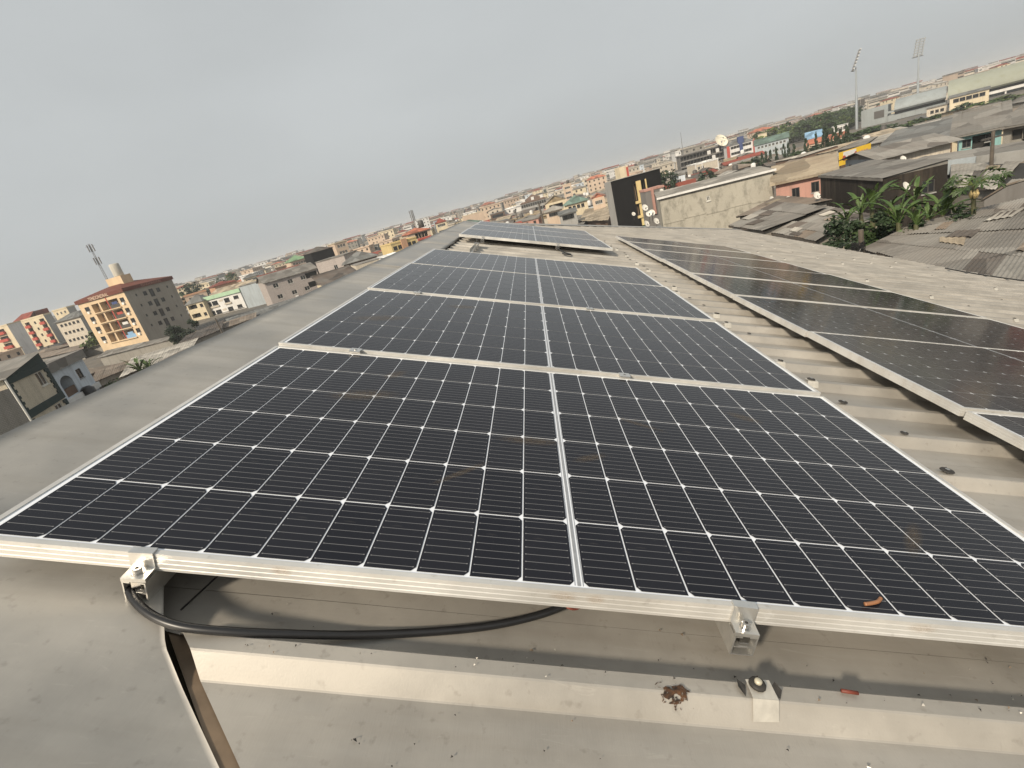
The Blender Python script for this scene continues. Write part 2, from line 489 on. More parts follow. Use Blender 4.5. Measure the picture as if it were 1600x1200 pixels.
# front rib: strap with sealed bolt, stain
o = link('sealing_patch', PM, roof, (1.338, RIB0, HT + 0.003)); o.scale = (0.85, 1.0, 1.0)
mb = MB(); mb.tube([(0, 0, 0), (0, 0, 0.004), (0, 0, 0.005)], [0.0135, 0.0125, 0.009], 12)
mb.build('bolt_washer', MAT['tarry'], roof, True, loc=(1.333, RIB0 + 0.006, HT + 0.006))
mb = MB(); mb.tube([(0, 0, 0), (0, 0, 0.005), (0, 0, 0.007)], [0.006, 0.006, 0.004], 10)
mb.build('bolt_head', plain('bolt_cream', (0.5, 0.46, 0.36), 0.5, 0.2), roof, True, loc=(1.333, RIB0 + 0.006, HT + 0.010))
mb = MB()
for sgn, xx in ((-1, 1.308), (1, 1.362)):
    mb.poly([(xx, RIB0 - 0.014, HT + 0.002), (xx + 0.008 * sgn, RIB0 + 0.0, HT + 0.006), (xx + 0.004 * sgn, RIB0 + 0.016, HT + 0.004), (xx - 0.006 * sgn, RIB0 + 0.006, HT + 0.0035)])
mb.build('sealant_smear', MAT['tarry'], roof)
m, t, b = newmat('burnt_rust_stain')
f_ = ramp(t, tex(t, 120, 4), 0.35, 0.7); t.links.new(mixc(t, f_, (0.012, 0.008, 0.006), (0.10, 0.045, 0.018)), b.inputs['Base Color']); b.inputs['Roughness'].default_value = 0.9
tc_ = N(t, 'ShaderNodeTexCoord'); mp_ = N(t, 'ShaderNodeMapping'); mp_.inputs['Location'].default_value = (-1, -1, 0); mp_.inputs['Scale'].default_value = (2, 2, 0)
t.links.new(tc_.outputs['Generated'], mp_.inputs[0]); l_ = N(t, 'ShaderNodeVectorMath', operation='LENGTH'); t.links.new(mp_.outputs[0], l_.inputs[0])
th_ = ramp(t, l_.outputs['Value'], 0.1, 1.0, 0.40, 0.72)
sb_ = N(t, 'ShaderNodeMath', operation='SUBTRACT'); t.links.new(tex(t, 95, 5, sx=(0.8, 1.0, 1.0), dist=0.6), sb_.inputs[0]); t.links.new(th_, sb_.inputs[1])
t.links.new(ramp(t, sb_.outputs[0], 0.0, 0.04), b.inputs['Alpha'])
mb = MB()
for i in range(12):
    for (ya, za_), (yb_, zb_) in (((RIB0 + 0.013, HT + 0.0016), (RIB0 - 0.013, HT + 0.0016)), ((RIB0 - 0.013, HT + 0.0016), (RIB0 - 0.017, HT - 0.001)), ((RIB0 - 0.017, HT - 0.001), (RIB0 - 0.04, HT - 0.034))):
        x0_, x1_ = 1.150 + i * 0.0075, 1.150 + (i + 1) * 0.0075
        mb.quad((x0_, ya, za_ + 0.0006), (x1_, ya, za_ + 0.0006), (x1_, yb_, zb_ + 0.0006), (x0_, yb_, zb_ + 0.0006))
mb.build('burnt_stain', m, roof)

# screw head on the hip cap
mb = MB(); mb.tube([(0, 0, 0), (0, 0, 0.0025), (0, 0, 0.003)], [0.0065, 0.0055, 0.0035], 12, 0); mb.tube([(0, 0, 0.003), (0, 0, 0.005)], 0.0028, 8, 0)
mb.build('cap_screw', MAT['steel'], roof, True, loc=(0.352, -0.100, -0.0985))
# thin dark line on the roof under the near panel, left of the first pan
mb = MB(); mb.box(-0.0012, 0.0012, 0, 0.25, 0, 0.002, M=Matrix.Rotation(-0.18, 4, 'Z'))
mb.build('dark_line', MAT['tarry'], roof, loc=(0.352, -0.005, HP + 0.0015))

# ================================================================== solar panels
PL, PW, PH = 2.094, 1.134, 0.035
def frame_mesh():
    mb = MB()
    lip = 0.011
    # outer side profile (t outward from the edge, z) with three shallow grooves
    prof = [(0.0, 0.0), (0.0, -0.0065), (-0.0009, -0.0072), (-0.0009, -0.0092), (0.0, -0.01), (0.0, -0.0165), (-0.0009, -0.0172), (-0.0009, -0.0192), (0.0, -0.02), (0.0, -0.0265), (-0.0009, -0.0272), (-0.0009, -0.0292), (0.0, -0.03), (0.0, -PH), (-0.028, -PH), (-0.028, -PH + 0.0015), (-0.0016, -PH + 0.0015), (-0.0016, -0.006), (-lip, -0.006), (-lip, 0.0)]
    cs = [((0, 0), (1, 0), (0, -1)), ((PL, 0), (0, 1), (1, 0)), ((PL, PW), (-1, 0), (0, 1)), ((0, PW), (0, -1), (-1, 0))]
    k = len(prof); rings = []
    for idx in range(4):
        c, along, out = cs[idx]
        c0 = Vector((*c, 0)); prev_out = Vector((*cs[idx - 1][2], 0)); o_ = Vector((*out, 0))
        rings.append([len(mb.v) + i for i in range(k)])
        for t_, z in prof:
            p = c0 + (o_ + prev_out) * t_; mb.v.append((p.x, p.y, z))
    for i in range(4):
        a, b_ = rings[i], rings[(i + 1) % 4]
        for q in range(k):
            r = (q + 1) % k
            mb.f.append((a[q], a[r], b_[r], b_[q])); mb.m.append(0)
    return mb.mesh('frame', MAT['alu'])
CW, CH, GX, GY = 0.0896, 0.1806, 0.0029, 0.0034
BUS = 0.018
MX0 = (PL - 22 * CW - 20 * GX - BUS) / 2
MY0 = (PW - 6 * CH - 5 * GY) / 2
def cell_pts(side):
    c = 0.0078
    w, h = CW, CH
    if side > 0: return [(0, 0), (w - c, 0), (w, c * 1.25), (w, h - c * 1.25), (w - c, h), (0, h)]
    return [(c, 0), (w, 0), (w, h), (c, h), (0, h - c * 1.25), (0, c * 1.25)]
def cell_mesh(side, spots=((0, 0),)):
    me = bpy.data.meshes.new('solar_cell'); v = []; f = []; uv = []
    for (x, y), sd in spots if isinstance(spots[0][0], tuple) else [(s_, side) for s_ in spots]:
        pts = cell_pts(sd); n = len(v)
        v += [(x + a, y + b_, 0) for a, b_ in pts]; f.append(tuple(range(n, n + 6))); uv += [(a / CW, b_ / CH) for a, b_ in pts]
    me.from_pydata(v, [], f); ul = me.uv_layers.new(name='UVMap')
    for i, q in enumerate(uv): ul.data[i].uv = q
    me.materials.append(MAT['cell']); me.update(); return me
spots = []
for i in range(22):
    x = MX0 + i * (CW + GX) + (BUS - GX if i > 10 else 0)
    for j in range(6): spots.append(((x, MY0 + j * (CH + GY)), 1 if i < 11 else -1))
FM = frame_mesh()
CML, CMR = cell_mesh(1), cell_mesh(-1)
CMALL = cell_mesh(0, spots)
mb = MB(); mb.box(0.004, PL - 0.004, 0.004, PW - 0.004, -0.0058, -0.0022); BSM = mb.mesh('backsheet', MAT['backsheet'])
mb = MB(); mb.quad((PL / 2 - 0.003, MY0, -0.0014), (PL / 2 + 0.003, MY0, -0.0014), (PL / 2 + 0.003, PW - MY0, -0.0014), (PL / 2 - 0.003, PW - MY0, -0.0014)); 
for xx in (-0.0078, 0.0066): mb.quad((PL / 2 + xx, MY0, -0.0015), (PL / 2 + xx + 0.0012, MY0, -0.0015), (PL / 2 + xx + 0.0012, PW - MY0, -0.0015), (PL / 2 + xx, PW - MY0, -0.0015))
BUM = mb.mesh('bus_ribbon', plain('tinned_ribbon', (0.36, 0.37, 0.385), 0.45, 0.4, 0.1, 40))
mb = MB(); mb.box(0, 0.11, 0, 0.075, -0.024, 0); JBM = mb.mesh('junction_box', MAT['rubber'])
def panel(x, y, z, label, group, single=True, tilt=(0, 0, 0)):
    root = empty('solar_panel', TP @ Matrix.Translation((x, y, z)) @ Matrix.Rotation(tilt[0], 4, 'X') @ Matrix.Rotation(tilt[1], 4, 'Y') @ Matrix.Rotation(tilt[2], 4, 'Z'))
    tag(root, label, 'solar panel', group)
    link('frame', FM, root); link('backsheet', BSM, root)
    link('bus_ribbon', BUM, root); link('junction_box', JBM, root, (PL / 2 - 0.055, 0.5, -0.0062))
    if single:
        for (cx_, cy_), sd in spots: link('solar_cell', CML if sd > 0 else CMR, root, (cx_, cy_, -0.0013))
    else:
        tag(link('solar_cells', CMALL, root, (0, 0, -0.0013)), kind='stuff')
    return root
PIT = PW + 0.022
GA, GB, GC = 'panels of the nearest row beside the ridge', 'panels of the far block by the ridge', 'panels of the long row down the slope'
OA = ['nearest solar panel, whole front edge above the cable', 'solar panel right behind the nearest one', 'third solar panel from the camera in the ridge row', 'farthest of the four solar panels in the near ridge row']
za = [0.0, 0.006, 0.011, 0.004]
for i in range(4):
    panel(0, i * PIT, za[i], OA[i], GA, True, (0.0005 * (i == 1) - 0.003 * (i == 3), 0, 0))
OB = ['front panel of the far block, its front frame edge showing over bare ribs', 'middle panel of the three in the far block', 'rearmost panel of the far block, at the roof end']
for i in range(3): panel(0.035, 6.40 + i * PIT, 0.012 - 0.006 * i, OB[i], GB, False, (0.0, 0, 0))
ordn = ['nearest panel of the lower row, cut off by the right image edge', 'second panel of the lower row, its front corner beside the roof screws', 'third panel of the lower row from the right edge', 'fourth panel of the lower row counting from the camera', 'fifth panel of the lower row counting from the camera', 'sixth panel of the lower row counting from the camera', 'next to last panel of the lower row toward the roof end', 'farthest panel of the lower row, at its sharp far tip']
for i in range(8): panel(2.635, -0.012 + i * PIT, 0.0 + 0.003 * math.sin(i * 2.1), ordn[i], GC, i < 4, (0.0015 * math.sin(i * 1.7), 0, 0.0008 * math.sin(i * 2.9)))

# ------------------------------------------------------------------ rails, clamps
def rail_prof():
    w, h, t_ = 0.02, 0.04, 0.0025
    o = [(-w, -h), (w, -h), (w, 0), (0.007, 0), (0.007, -t_), (w - t_, -t_), (w - t_, -0.022), (-w + t_, -0.022), (-w + t_, -t_), (-0.007, -t_), (-0.007, 0), (-w, 0)]
    return o
RP = rail_prof()
def rail(x, y0, y1, label, dz=0.0):
    root = empty('mounting_rail', TP @ Matrix.Translation((x, y0, -PH - 0.001 + dz)))
    tag(root, label, 'rail', 'aluminium rails under the panels')
    L = y1 - y0
    mb = MB()
    t_ = 0.0025
    for x0, x1, z0, z1 in ((-0.02, -0.0175, -0.04, 0), (0.0175, 0.02, -0.04, 0), (-0.0175, 0.0175, -0.04, -0.0375), (-0.0175, 0.0175, -0.0235, -0.021), (-0.0175, -0.0065, -0.0025, 0), (0.0065, 0.0175, -0.0025, 0)):
        mb.box(x0, x1, 0, L, z0, z1)
    mb.build('rail_profile', MAT['alu_new'], root)
    mb = MB(); mb.box(-0.008, 0.008, 0.004, 0.022, -0.018, -0.004)
    mb.build('slot_nut', MAT['steel'], root)
    return root
for x, lb in ((0.300, 'rail end under the left clamp of the nearest panel'), (1.330, 'rail end under the right clamp of the nearest panel')):
    rail(x, -0.030, 4 * PIT + 0.07, lb)
rail(0.36, 6.34, 9.85, 'rail under the left clamp of the far block', 0.010); rail(1.38, 6.34, 9.85, 'rail under the right clamp of the far block', 0.010)
for x in (2.95, 4.3): rail(x, -0.05, 8 * PIT + 0.05, 'rail carrying the upper side of the lower row' if x < 3 else 'rail carrying the lower side of the lower row')
def bolt(root, x, y, z):
    mb = MB()
    mb.tube([(x, y, z), (x, y, z + 0.0085), (x, y, z + 0.0092)], [0.0068, 0.0068, 0.006], 16, 0)
    mb.tube([(x, y, z + 0.0093), (x, y, z + 0.0094)], 0.0032, 6, 1)
    mb.tube([(x, y, z - 0.0012), (x, y, z)], 0.0095, 16, 0)
    mb.build('clamp_bolt', [MAT['steel'], MAT['tarry']], root)
def end_clamp(x, y, z, label, flip=1, rot=0.0):
    root = empty('end_clamp', TP @ Matrix.Translation((x, y, z)) @ Matrix.Rotation(rot, 4, 'Z') @ Matrix.Scale(1, 4))
    tag(root, label, 'clamp', 'aluminium end clamps')
    t_ = 0.003; w = 0.02
    # Z profile in (y,z): lip on the frame, web against the frame, foot on the rail
    pr = [(0.012, 0.0005), (0.012, 0.0035), (-0.0035, 0.0035), (-0.0035, -0.0265), (-0.0305, -0.0265), (-0.0305, -0.034), (-0.0275, -0.034), (-0.0275, -0.0295), (-0.0005, -0.0295), (-0.0005, 0.0005)]
    mb = MB(); mb.prism([(a * flip, b_) for a, b_ in pr], (0, 1, 0), (0, 0, 1), (-w, 0, 0), (2 * w, 0, 0))
    mb.build('clamp_body', MAT['alu_new'], root)
    bolt(root, 0, -0.0165 * flip, -0.0253)
    return root
end_clamp(0.300, -0.001, 0.0, 'left end clamp with shiny bolt on the nearest frame', 1, 0.06)
end_clamp(1.330, -0.001, 0.0, 'right end clamp with shiny bolt on the nearest frame', 1, -0.05)
end_clamp(0.36, 6.40, 0.012, 'left end clamp on the front of the far block')
end_clamp(1.38, 6.40, 0.012, 'right end clamp on the front of the far block, loose wire below it')
mbm = MB(); mbm.box(-0.02, 0.02, -0.0105, 0.0105, -0.03, 0.0); mbm.box(-0.02, 0.02, -0.02, 0.02, 0.0008, 0.0035); MCM = mbm.mesh('clamp_body', MAT['alu_new'])
for i in range(3):
    for x, w_ in ((0.300, 'left'), (1.330, 'right')):
        root = empty('mid_clamp', TP @ Matrix.Translation((x, (i + 1) * PIT - 0.011, za[i + 1])))
        tag(root, '%s mid clamp in the %s seam of the near ridge row' % (w_, ('first', 'second', 'third')[i]), 'clamp', 'small mid clamps between panels')
        link('clamp_body', MCM, root); bolt(root, 0, 0, -0.0045)

# ------------------------------------------------------------------ cable and litter
def smooth_path(pts, n=10):
    pts = [Vector(p) for p in pts]; out = []
    for i in range(len(pts) - 1):
        p0 = pts[max(i - 1, 0)]; p1 = pts[i]; p2 = pts[i + 1]; p3 = pts[min(i + 2, len(pts) - 1)]
        for j in range(n):
            s_ = j / n
            out.append(0.5 * ((2 * p1) + (p2 - p0) * s_ + (2 * p0 - 5 * p1 + 4 * p2 - p3) * s_ ** 2 + (3 * p1 - p0 - 3 * p2 + p3) * s_ ** 3))
    out.append(pts[-1]); return out
croot = empty('power_cable', TP @ Matrix.Translation((0.3, 0, 0)))
tag(croot, 'thick black cable looping from the left clamp along the front of the panel', 'cable')
cp = [(0.272, 0.16, -0.062), (0.266, 0.06, -0.0600), (0.266, 0.005, -0.0595), (0.292, -0.030, -0.0605), (0.345, -0.064, -0.0625), (0.405, -0.080, -0.066), (0.48, -0.076, -0.073), (0.56, -0.060, -0.086), (0.66, -0.036, -0.103), (0.77, -0.012, -0.111), (0.88, 0.012, -0.111), (0.96, 0.036, -0.107), (1.02, 0.058, -0.098), (1.06, 0.085, -0.09)]
mb = MB(); mb.tube([(x - 0.3, y, z) for x, y, z in smooth_path(cp, 8)], 0.0072, 14); mb.build('cable_sheath', MAT['rubber'], croot, True)
mb = MB(); mb.tube([(x - 0.3, y, z) for x, y, z in smooth_path([(1.03, 0.07, -0.095), (1.045, 0.062, -0.097), (1.06, 0.064, -0.099), (1.08, 0.08, -0.10)], 5)], 0.0022, 8); mb.build('wire_end', MAT['redstick'], croot, True)
mb = MB(); mb.tube(smooth_path([(-0.021, -0.006, 0.0032), (-0.008, -0.003, 0.0036), (0.008, 0.003, 0.0036), (0.019, 0.012, 0.0036)], 5), 0.0034, 9)
tag(mb.build('wire_offcut', MAT['copper'], None, True, TP @ Matrix.Translation((1.575, 0.036, 0.0))), 'short bent orange offcut of wire lying on the nearest panel', 'wire')
mb = MB(); mb.tube([(-0.013, 0, 0.003), (0.013, -0.002, 0.003)], 0.003, 8)
tag(mb.build('rod_offcut', MAT['redstick'], None, True, TP @ Matrix.Translation((1.485, -0.082, HT + 0.001))), 'small red-brown rod lying on the front roof rib', 'rod')
# loose wire tail hanging from the far block and a bracket on the ribs
mb = MB(); mb.tube(smooth_path([(1.36, 6.36, -0.035), (1.38, 6.28, -0.05), (1.47, 6.12, -0.074), (1.53, 5.98, -0.072), (1.49, 5.92, -0.072), (1.42, 5.95, -0.07)], 6), 0.009, 7)
tag(mb.build('wire_tail', MAT['rubber'], None, True, TP), 'dark wire tail hanging onto the bare ribs before the far block', 'wire')
br = empty('rail_bracket', TP @ Matrix.Translation((0.33, 5.62, HT)))
tag(br, 'loose aluminium rail piece on the bare ribs between the two blocks', 'bracket')
mb = MB(); mb.box(-0.02, 0.02, -0.42, 0.35, 0.0, 0.003); mb.box(-0.02, -0.017, -0.42, 0.35, 0.003, 0.045); mb.box(0.017, 0.02, -0.42, 0.35, 0.003, 0.045); mb.build('channel', MAT['alu_new'], br)
mb = MB(); mb.box(-0.03, 0.03, 0.2, 0.26, 0.045, 0.05); mb.box(-0.003, 0.003, 0.2, 0.26, 0.05, 0.11); mb.build('clamp_plate', MAT['steel'], br)

# dirt smears and droppings on the glass of the near panels
m, t, b = newmat('dried_mud')
b.inputs['Base Color'].default_value = (0.22, 0.165, 0.10, 1); b.inputs['Roughness'].default_value = 0.9
tcn = N(t, 'ShaderNodeTexCoord'); ln_ = N(t, 'ShaderNodeVectorMath', operation='LENGTH'); mpn = N(t, 'ShaderNodeMapping')
mpn.inputs['Location'].default_value = (-1, -1, 0); mpn.inputs['Scale'].default_value = (2, 2, 0)
t.links.new(tcn.outputs['Generated'], mpn.inputs[0]); t.links.new(mpn.outputs[0], ln_.inputs[0])
fall = ramp(t, ln_.outputs['Value'], 0.35, 0.98, 1, 0)
al = N(t, 'ShaderNodeMath', operation='MULTIPLY'); t.links.new(fall, al.inputs[0]); t.links.new(ramp(t, tex(t, 30, 6, sx=(0.5, 2.2, 1), dist=1.0), 0.46, 0.66, 0, 0.6), al.inputs[1]); t.links.new(al.outputs[0], b.inputs['Alpha'])
MUD = m
mb = MB(); mb.quad((-1, -1, 0), (1, -1, 0), (1, 1, 0), (-1, 1, 0)); SMM = mb.mesh('dirt_smear', MUD)
pnl = [o for o in col.objects if o.name.startswith('solar_panel')]
for pi, x, y, sx_, sy_, rz in ((0, 0.965, 0.545, 0.10, 0.028, 0.02), (0, 1.12, 0.48, 0.06, 0.02, 0.5), (0, 1.67, 0.85, 0.07, 0.03, -0.6), (0, 1.80, 0.25, 0.09, 0.02, 0.9), (0, 0.45, 0.75, 0.12, 0.05, 0.3), (0, 0.5, 0.95, 0.06, 0.03, 1.1), (1, 0.25, 0.5, 0.16, 0.06, 0.4), (1, 0.6, 0.9, 0.10, 0.05, 0.2), (0, 1.3, 0.72, 0.09, 0.014, -0.5), (0, 0.8, 0.35, 0.1, 0.012, 0.8)):
    o = link('dirt_smear', SMM, pnl[pi], (x, y, -0.0006)); o.scale = (sx_, sy_, 1); o.rotation_euler = (0, 0, rz)

# grit, seed husks and paint flakes lying in the near valley and on the ribs
rnd = random.Random(21); mb = MB()
for q in range(170):
    x, y = rnd.uniform(0.45, 2.6), rnd.choice([rnd.gauss(-0.055, 0.012), rnd.uniform(-0.06, 0.05), rnd.uniform(-0.25, -0.14), RIB0 + rnd.uniform(-0.012, 0.012)])
    on_rib = abs(y - RIB0) < 0.014
    if not on_rib and abs(y - RIB0) < 0.043: continue
    if x < 0.45 + max(0, -0.1 - y) * 1.06 + 0.05: continue
    z = (HT if on_rib else HP) + 0.0035
    s_ = rnd.uniform(0.0006, 0.0018) if rnd.random() < 0.9 else rnd.uniform(0.0018, 0.0028); a = rnd.random() * 6.28; k = rnd.uniform(0.5, 2.2)
    c_, d_ = math.cos(a) * s_ * k, math.sin(a) * s_ * k; e_, f_ = -math.sin(a) * s_, math.cos(a) * s_
    mi = rnd.choice([0, 0, 0, 1, 2])
    mb.quad((x - c_, y - d_, z - 0.001), (x + e_, y + f_, z + s_), (x + c_, y + d_, z - 0.001), (x - e_, y - f_, z + s_ * 0.6), mi=mi)
tag(mb.build('roof_grit', [MAT['tarry'], MAT['under'], MAT['patch']], None, False, TP), 'scattered grit and flakes in the near roof valley', 'grit', kind='stuff')
mb = MB(); mb.quad((-1, 0, -1), (1, 0, -1), (1, 0, 1), (-1, 0, 1)); FSM = mb.mesh('frame_stain', MUD)
FSM.materials.clear(); m2 = MUD.copy(); m2.name = 'frame_rust'; t = m2.node_tree
m2.node_tree.nodes['Principled BSDF'].inputs['Base Color'].default_value = (0.30, 0.17, 0.06, 1)
for n_ in t.nodes:
    if n_.bl_idname == 'ShaderNodeMapping' and tuple(n_.inputs['Location'].default_value) == (-1, -1, 0): n_.inputs['Location'].default_value = (-1, 0, -1); n_.inputs['Scale'].default_value = (2, 0, 2)
FSM.materials.append(m2)
for x, w_ in ((0.535, 0.022), (1.02, 0.03), (1.075, 0.02), (1.64, 0.03)):
    o = link('frame_stain', FSM, pnl[0], (x, -0.0008, -0.012)); o.scale = (w_, 1, 0.012)
# ================================================================== city: helpers
GZ = -14.0
def wallmat(name, c, grime=0.35, dark=(0.10, 0.09, 0.075), scale=0.25, rough=0.9, brick=None, sz=0.12):
    """painted or rendered wall with rain streaks, blotches and stains"""
    m, t, b = newmat(name)
    st = ramp(t, tex(t, scale * 6, 6, sx=(1, 1, sz), rough=0.65), 0.48, 0.78)
    bl = ramp(t, tex(t, scale, 6), 0.38, 0.72)
    fi = tex(t, scale * 30, 3)
    o = mixc(t, bl, tuple(x * 0.84 for x in c), c)
    if brick is not None:
        tc = N(t, 'ShaderNodeTexCoord'); sp = N(t, 'ShaderNodeSeparateXYZ'); t.links.new(tc.outputs['Object'], sp.inputs[0])
        ad = N(t, 'ShaderNodeMath', operation='ADD'); t.links.new(sp.outputs[0], ad.inputs[0]); t.links.new(sp.outputs[1], ad.inputs[1])
        cb = N(t, 'ShaderNodeCombineXYZ'); t.links.new(ad.outputs[0], cb.inputs[0]); t.links.new(sp.outputs[2], cb.inputs[1])
        bt = N(t, 'ShaderNodeTexBrick'); bt.inputs['Scale'].default_value = brick[0]
        bt.inputs['Color1'].default_value = (1, 1, 1, 1); bt.inputs['Color2'].default_value = (0.75, 0.75, 0.75, 1); bt.inputs['Mortar'].default_value = (0, 0, 0, 1)
        bt.inputs['Mortar Size'].default_value = 0.03
        t.links.new(cb.outputs[0], bt.inputs['Vector'])
        bw = N(t, 'ShaderNodeRGBToBW'); t.links.new(bt.outputs['Color'], bw.inputs[0])
        o = mixc(t, ramp(t, bw.outputs[0], 0, 1, 0.0, 1.0), brick[1], o)
    ml = N(t, 'ShaderNodeMath', operation='MULTIPLY', i_1=grime); t.links.new(st, ml.inputs[0])
    o = mixc(t, ml.outputs[0], o, dark)
    o = mixc(t, ramp(t, fi, 0.3, 0.7, 0, 0.12), o, dark)
    t.links.new(o, b.inputs['Base Color']); b.inputs['Roughness'].default_value = rough
    b.inputs['Specular IOR Level'].default_value = 0.2
    return m
def tinmat(name, c, rust=(0.16, 0.085, 0.045), amt=0.45, scale=0.35, ribs=0.0):
    """weathered corrugated roofing: streaked, with rusty and sooty sheets"""
    m, t, b = newmat(name)
    a = ramp(t, tex(t, scale, 7, rough=0.65), 0.40, 0.70)
    s = ramp(t, tex(t, scale * 8, 5, sx=(0.15, 1.2, 1)), 0.45, 0.8)
    vor = N(t, 'ShaderNodeTexVoronoi'); vor.inputs['Scale'].default_value = 0.45
    tc = N(t, 'ShaderNodeTexCoord'); t.links.new(tc.outputs['Object'], vor.inputs['Vector'])
    bw = N(t, 'ShaderNodeRGBToBW'); t.links.new(vor.outputs['Color'], bw.inputs[0])
    o = mixc(t, ramp(t, bw.outputs[0], 0.2, 0.8), tuple(x * 0.55 for x in c), tuple(x * 1.3 for x in c))
    ml = N(t, 'ShaderNodeMath', operation='MULTIPLY', i_1=amt); t.links.new(a, ml.inputs[0])
    o = mixc(t, ml.outputs[0], o, rust)
    oi = N(t, 'ShaderNodeObjectInfo'); o = mixc(t, ramp(t, oi.outputs['Random'], 0, 1, 0, 0.45), o, tuple(x * 0.45 for x in c))
    ml2 = N(t, 'ShaderNodeMath', operation='MULTIPLY', i_1=0.4); t.links.new(s, ml2.inputs[0])
    o = mixc(t, ml2.outputs[0], o, (0.06, 0.055, 0.05))
    t.links.new(o, b.inputs['Base Color']); b.inputs['Roughness'].default_value = 0.75
    b.inputs['Specular IOR Level'].default_value = 0.3
    return m
W = {}
def wm(key, c, **kw):
    if key not in W: W[key] = wallmat('wall_' + key, c, **kw)
    return W[key]
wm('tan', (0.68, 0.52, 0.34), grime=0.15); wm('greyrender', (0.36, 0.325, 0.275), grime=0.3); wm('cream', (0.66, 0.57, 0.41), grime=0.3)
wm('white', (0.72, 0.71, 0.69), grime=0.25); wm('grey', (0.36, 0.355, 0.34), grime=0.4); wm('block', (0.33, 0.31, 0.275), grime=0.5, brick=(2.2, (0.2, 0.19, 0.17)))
wm('mosaic', (0.34, 0.29, 0.27), grime=0.25, brick=(4.0, (0.52, 0.48, 0.45))); wm('stone', (0.70, 0.63, 0.50), grime=0.35, brick=(4.5, (0.3, 0.26, 0.2)))
wm('green', (0.035, 0.055, 0.055), grime=0.3); wm('orange', (0.55, 0.33, 0.21), grime=0.25); wm('peach', (0.60, 0.47, 0.36), grime=0.25)
wm('yellow', (0.68, 0.53, 0.26), grime=0.25); wm('pink', (0.48, 0.27, 0.22), grime=0.45); wm('black', (0.008, 0.008, 0.009), grime=0.2, dark=(0.03, 0.028, 0.026))
wm('soot', (0.022, 0.019, 0.017), grime=0.7, dark=(0.10, 0.08, 0.06)); wm('concrete', (0.42, 0.395, 0.335), grime=0.85, dark=(0.07, 0.07, 0.058), scale=0.22, sz=0.55)
wm('bluegrey', (0.42, 0.47, 0.50), grime=0.4); wm('turq', (0.25, 0.46, 0.45), grime=0.4); wm('red', (0.45, 0.09, 0.07), grime=0.15); wm('navy', (0.06, 0.085, 0.20), grime=0.15)
wm('brown', (0.14, 0.09, 0.065), grime=0.4); wm('stucco', (0.58, 0.52, 0.43), grime=0.5, scale=1.2); wm('frame', (0.20, 0.19, 0.18), grime=0.4); wm('palegreen', (0.42, 0.60, 0.42), grime=0.25)
wm('skyblue', (0.25, 0.42, 0.62), grime=0.2); wm('bluewhite', (0.58, 0.64, 0.70), grime=0.4); wm('stadium', (0.30, 0.33, 0.335), grime=0.4, scale=0.08); wm('mossy', (0.30, 0.315, 0.265), grime=0.5, dark=(0.2, 0.2, 0.12), scale=0.08)
TIN = {'grey': tinmat('tin_grey', (0.235, 0.225, 0.205), amt=0.2), 'rust': tinmat('tin_rust', (0.25, 0.21, 0.17), amt=0.5), 'pale': tinmat('tin_pale', (0.38, 0.36, 0.32), amt=0.2),
       'dark': tinmat('tin_dark', (0.11, 0.10, 0.09), amt=0.35), 'red': tinmat('tin_red', (0.25, 0.055, 0.035), amt=0.3), 'green': tinmat('tin_green', (0.13, 0.20, 0.17), amt=0.15),
       'fern': tinmat('tin_fern', (0.20, 0.33, 0.19), amt=0.15), 'blue': tinmat('tin_blue', (0.22, 0.38, 0.55), amt=0.2), 'slate': tinmat('tin_slate', (0.17, 0.175, 0.17), amt=0.15), 'white': tinmat('tin_white', (0.72, 0.72, 0.70), amt=0.08),
       'tan': tinmat('tin_tan', (0.38, 0.32, 0.235), amt=0.3), 'ochre': tinmat('tin_ochre', (0.33, 0.26, 0.16), amt=0.35), 'terra': tinmat('tin_terra', (0.42, 0.15, 0.09), amt=0.2)}
GLASS = plain('window_glass', (0.02, 0.022, 0.025), 0.12, 0, 0.3, 0.7)
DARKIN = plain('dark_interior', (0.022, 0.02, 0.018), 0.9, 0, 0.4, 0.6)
FRW = plain('white_frame', (0.55, 0.54, 0.5), 0.6, 0, 0.1, 2)
FRD = plain('dark_frame', (0.06, 0.055, 0.05), 0.6, 0, 0.1, 2)
ACW = plain('appliance_white', (0.72, 0.71, 0.68), 0.5, 0, 0.1, 3)
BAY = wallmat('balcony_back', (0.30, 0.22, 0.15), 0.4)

def wall_face(mb, O, U, Nv, wid, hei, holes, mw=0, mback=1):
    """vertical wall with real recessed openings. holes: (u0, v0, u1, v1, depth[, backmat])"""
    O = Vector(O); U = Vector(U); Nv = Vector(Nv); Z = Vector((0, 0, 1))
    us = sorted(set([0, wid] + [h[0] for h in holes] + [h[2] for h in holes]))
    # work column by column so that unrelated rows do not split each other
    for a, b_ in zip(us, us[1:]):
        if b_ - a < 1e-6: continue
        mid = (a + b_) / 2
        spans = sorted((h[1], h[3]) for h in holes if h[0] < mid < h[2])
        z = 0.0
        for s0, s1 in spans + [(hei, hei)]:
            if s0 - z > 1e-6:
                p = [O + U * a + Z * z, O + U * b_ + Z * z, O + U * b_ + Z * s0, O + U * a + Z * s0]
                mb.quad(*p, mi=mw)
            z = max(z, s1)
    for h in holes:
        u0, v0, u1, v1, dp = h[:5]; bm_ = h[5] if len(h) > 5 else mback
        q = [O + U * u0 + Z * v0, O + U * u1 + Z * v0, O + U * u1 + Z * v1, O + U * u0 + Z * v1]
        k = [p - Nv * dp for p in q]
        for i in range(4): mb.quad(q[i], q[(i + 1) % 4], k[(i + 1) % 4], k[i], mi=mw)
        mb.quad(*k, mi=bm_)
WCACHE = {}
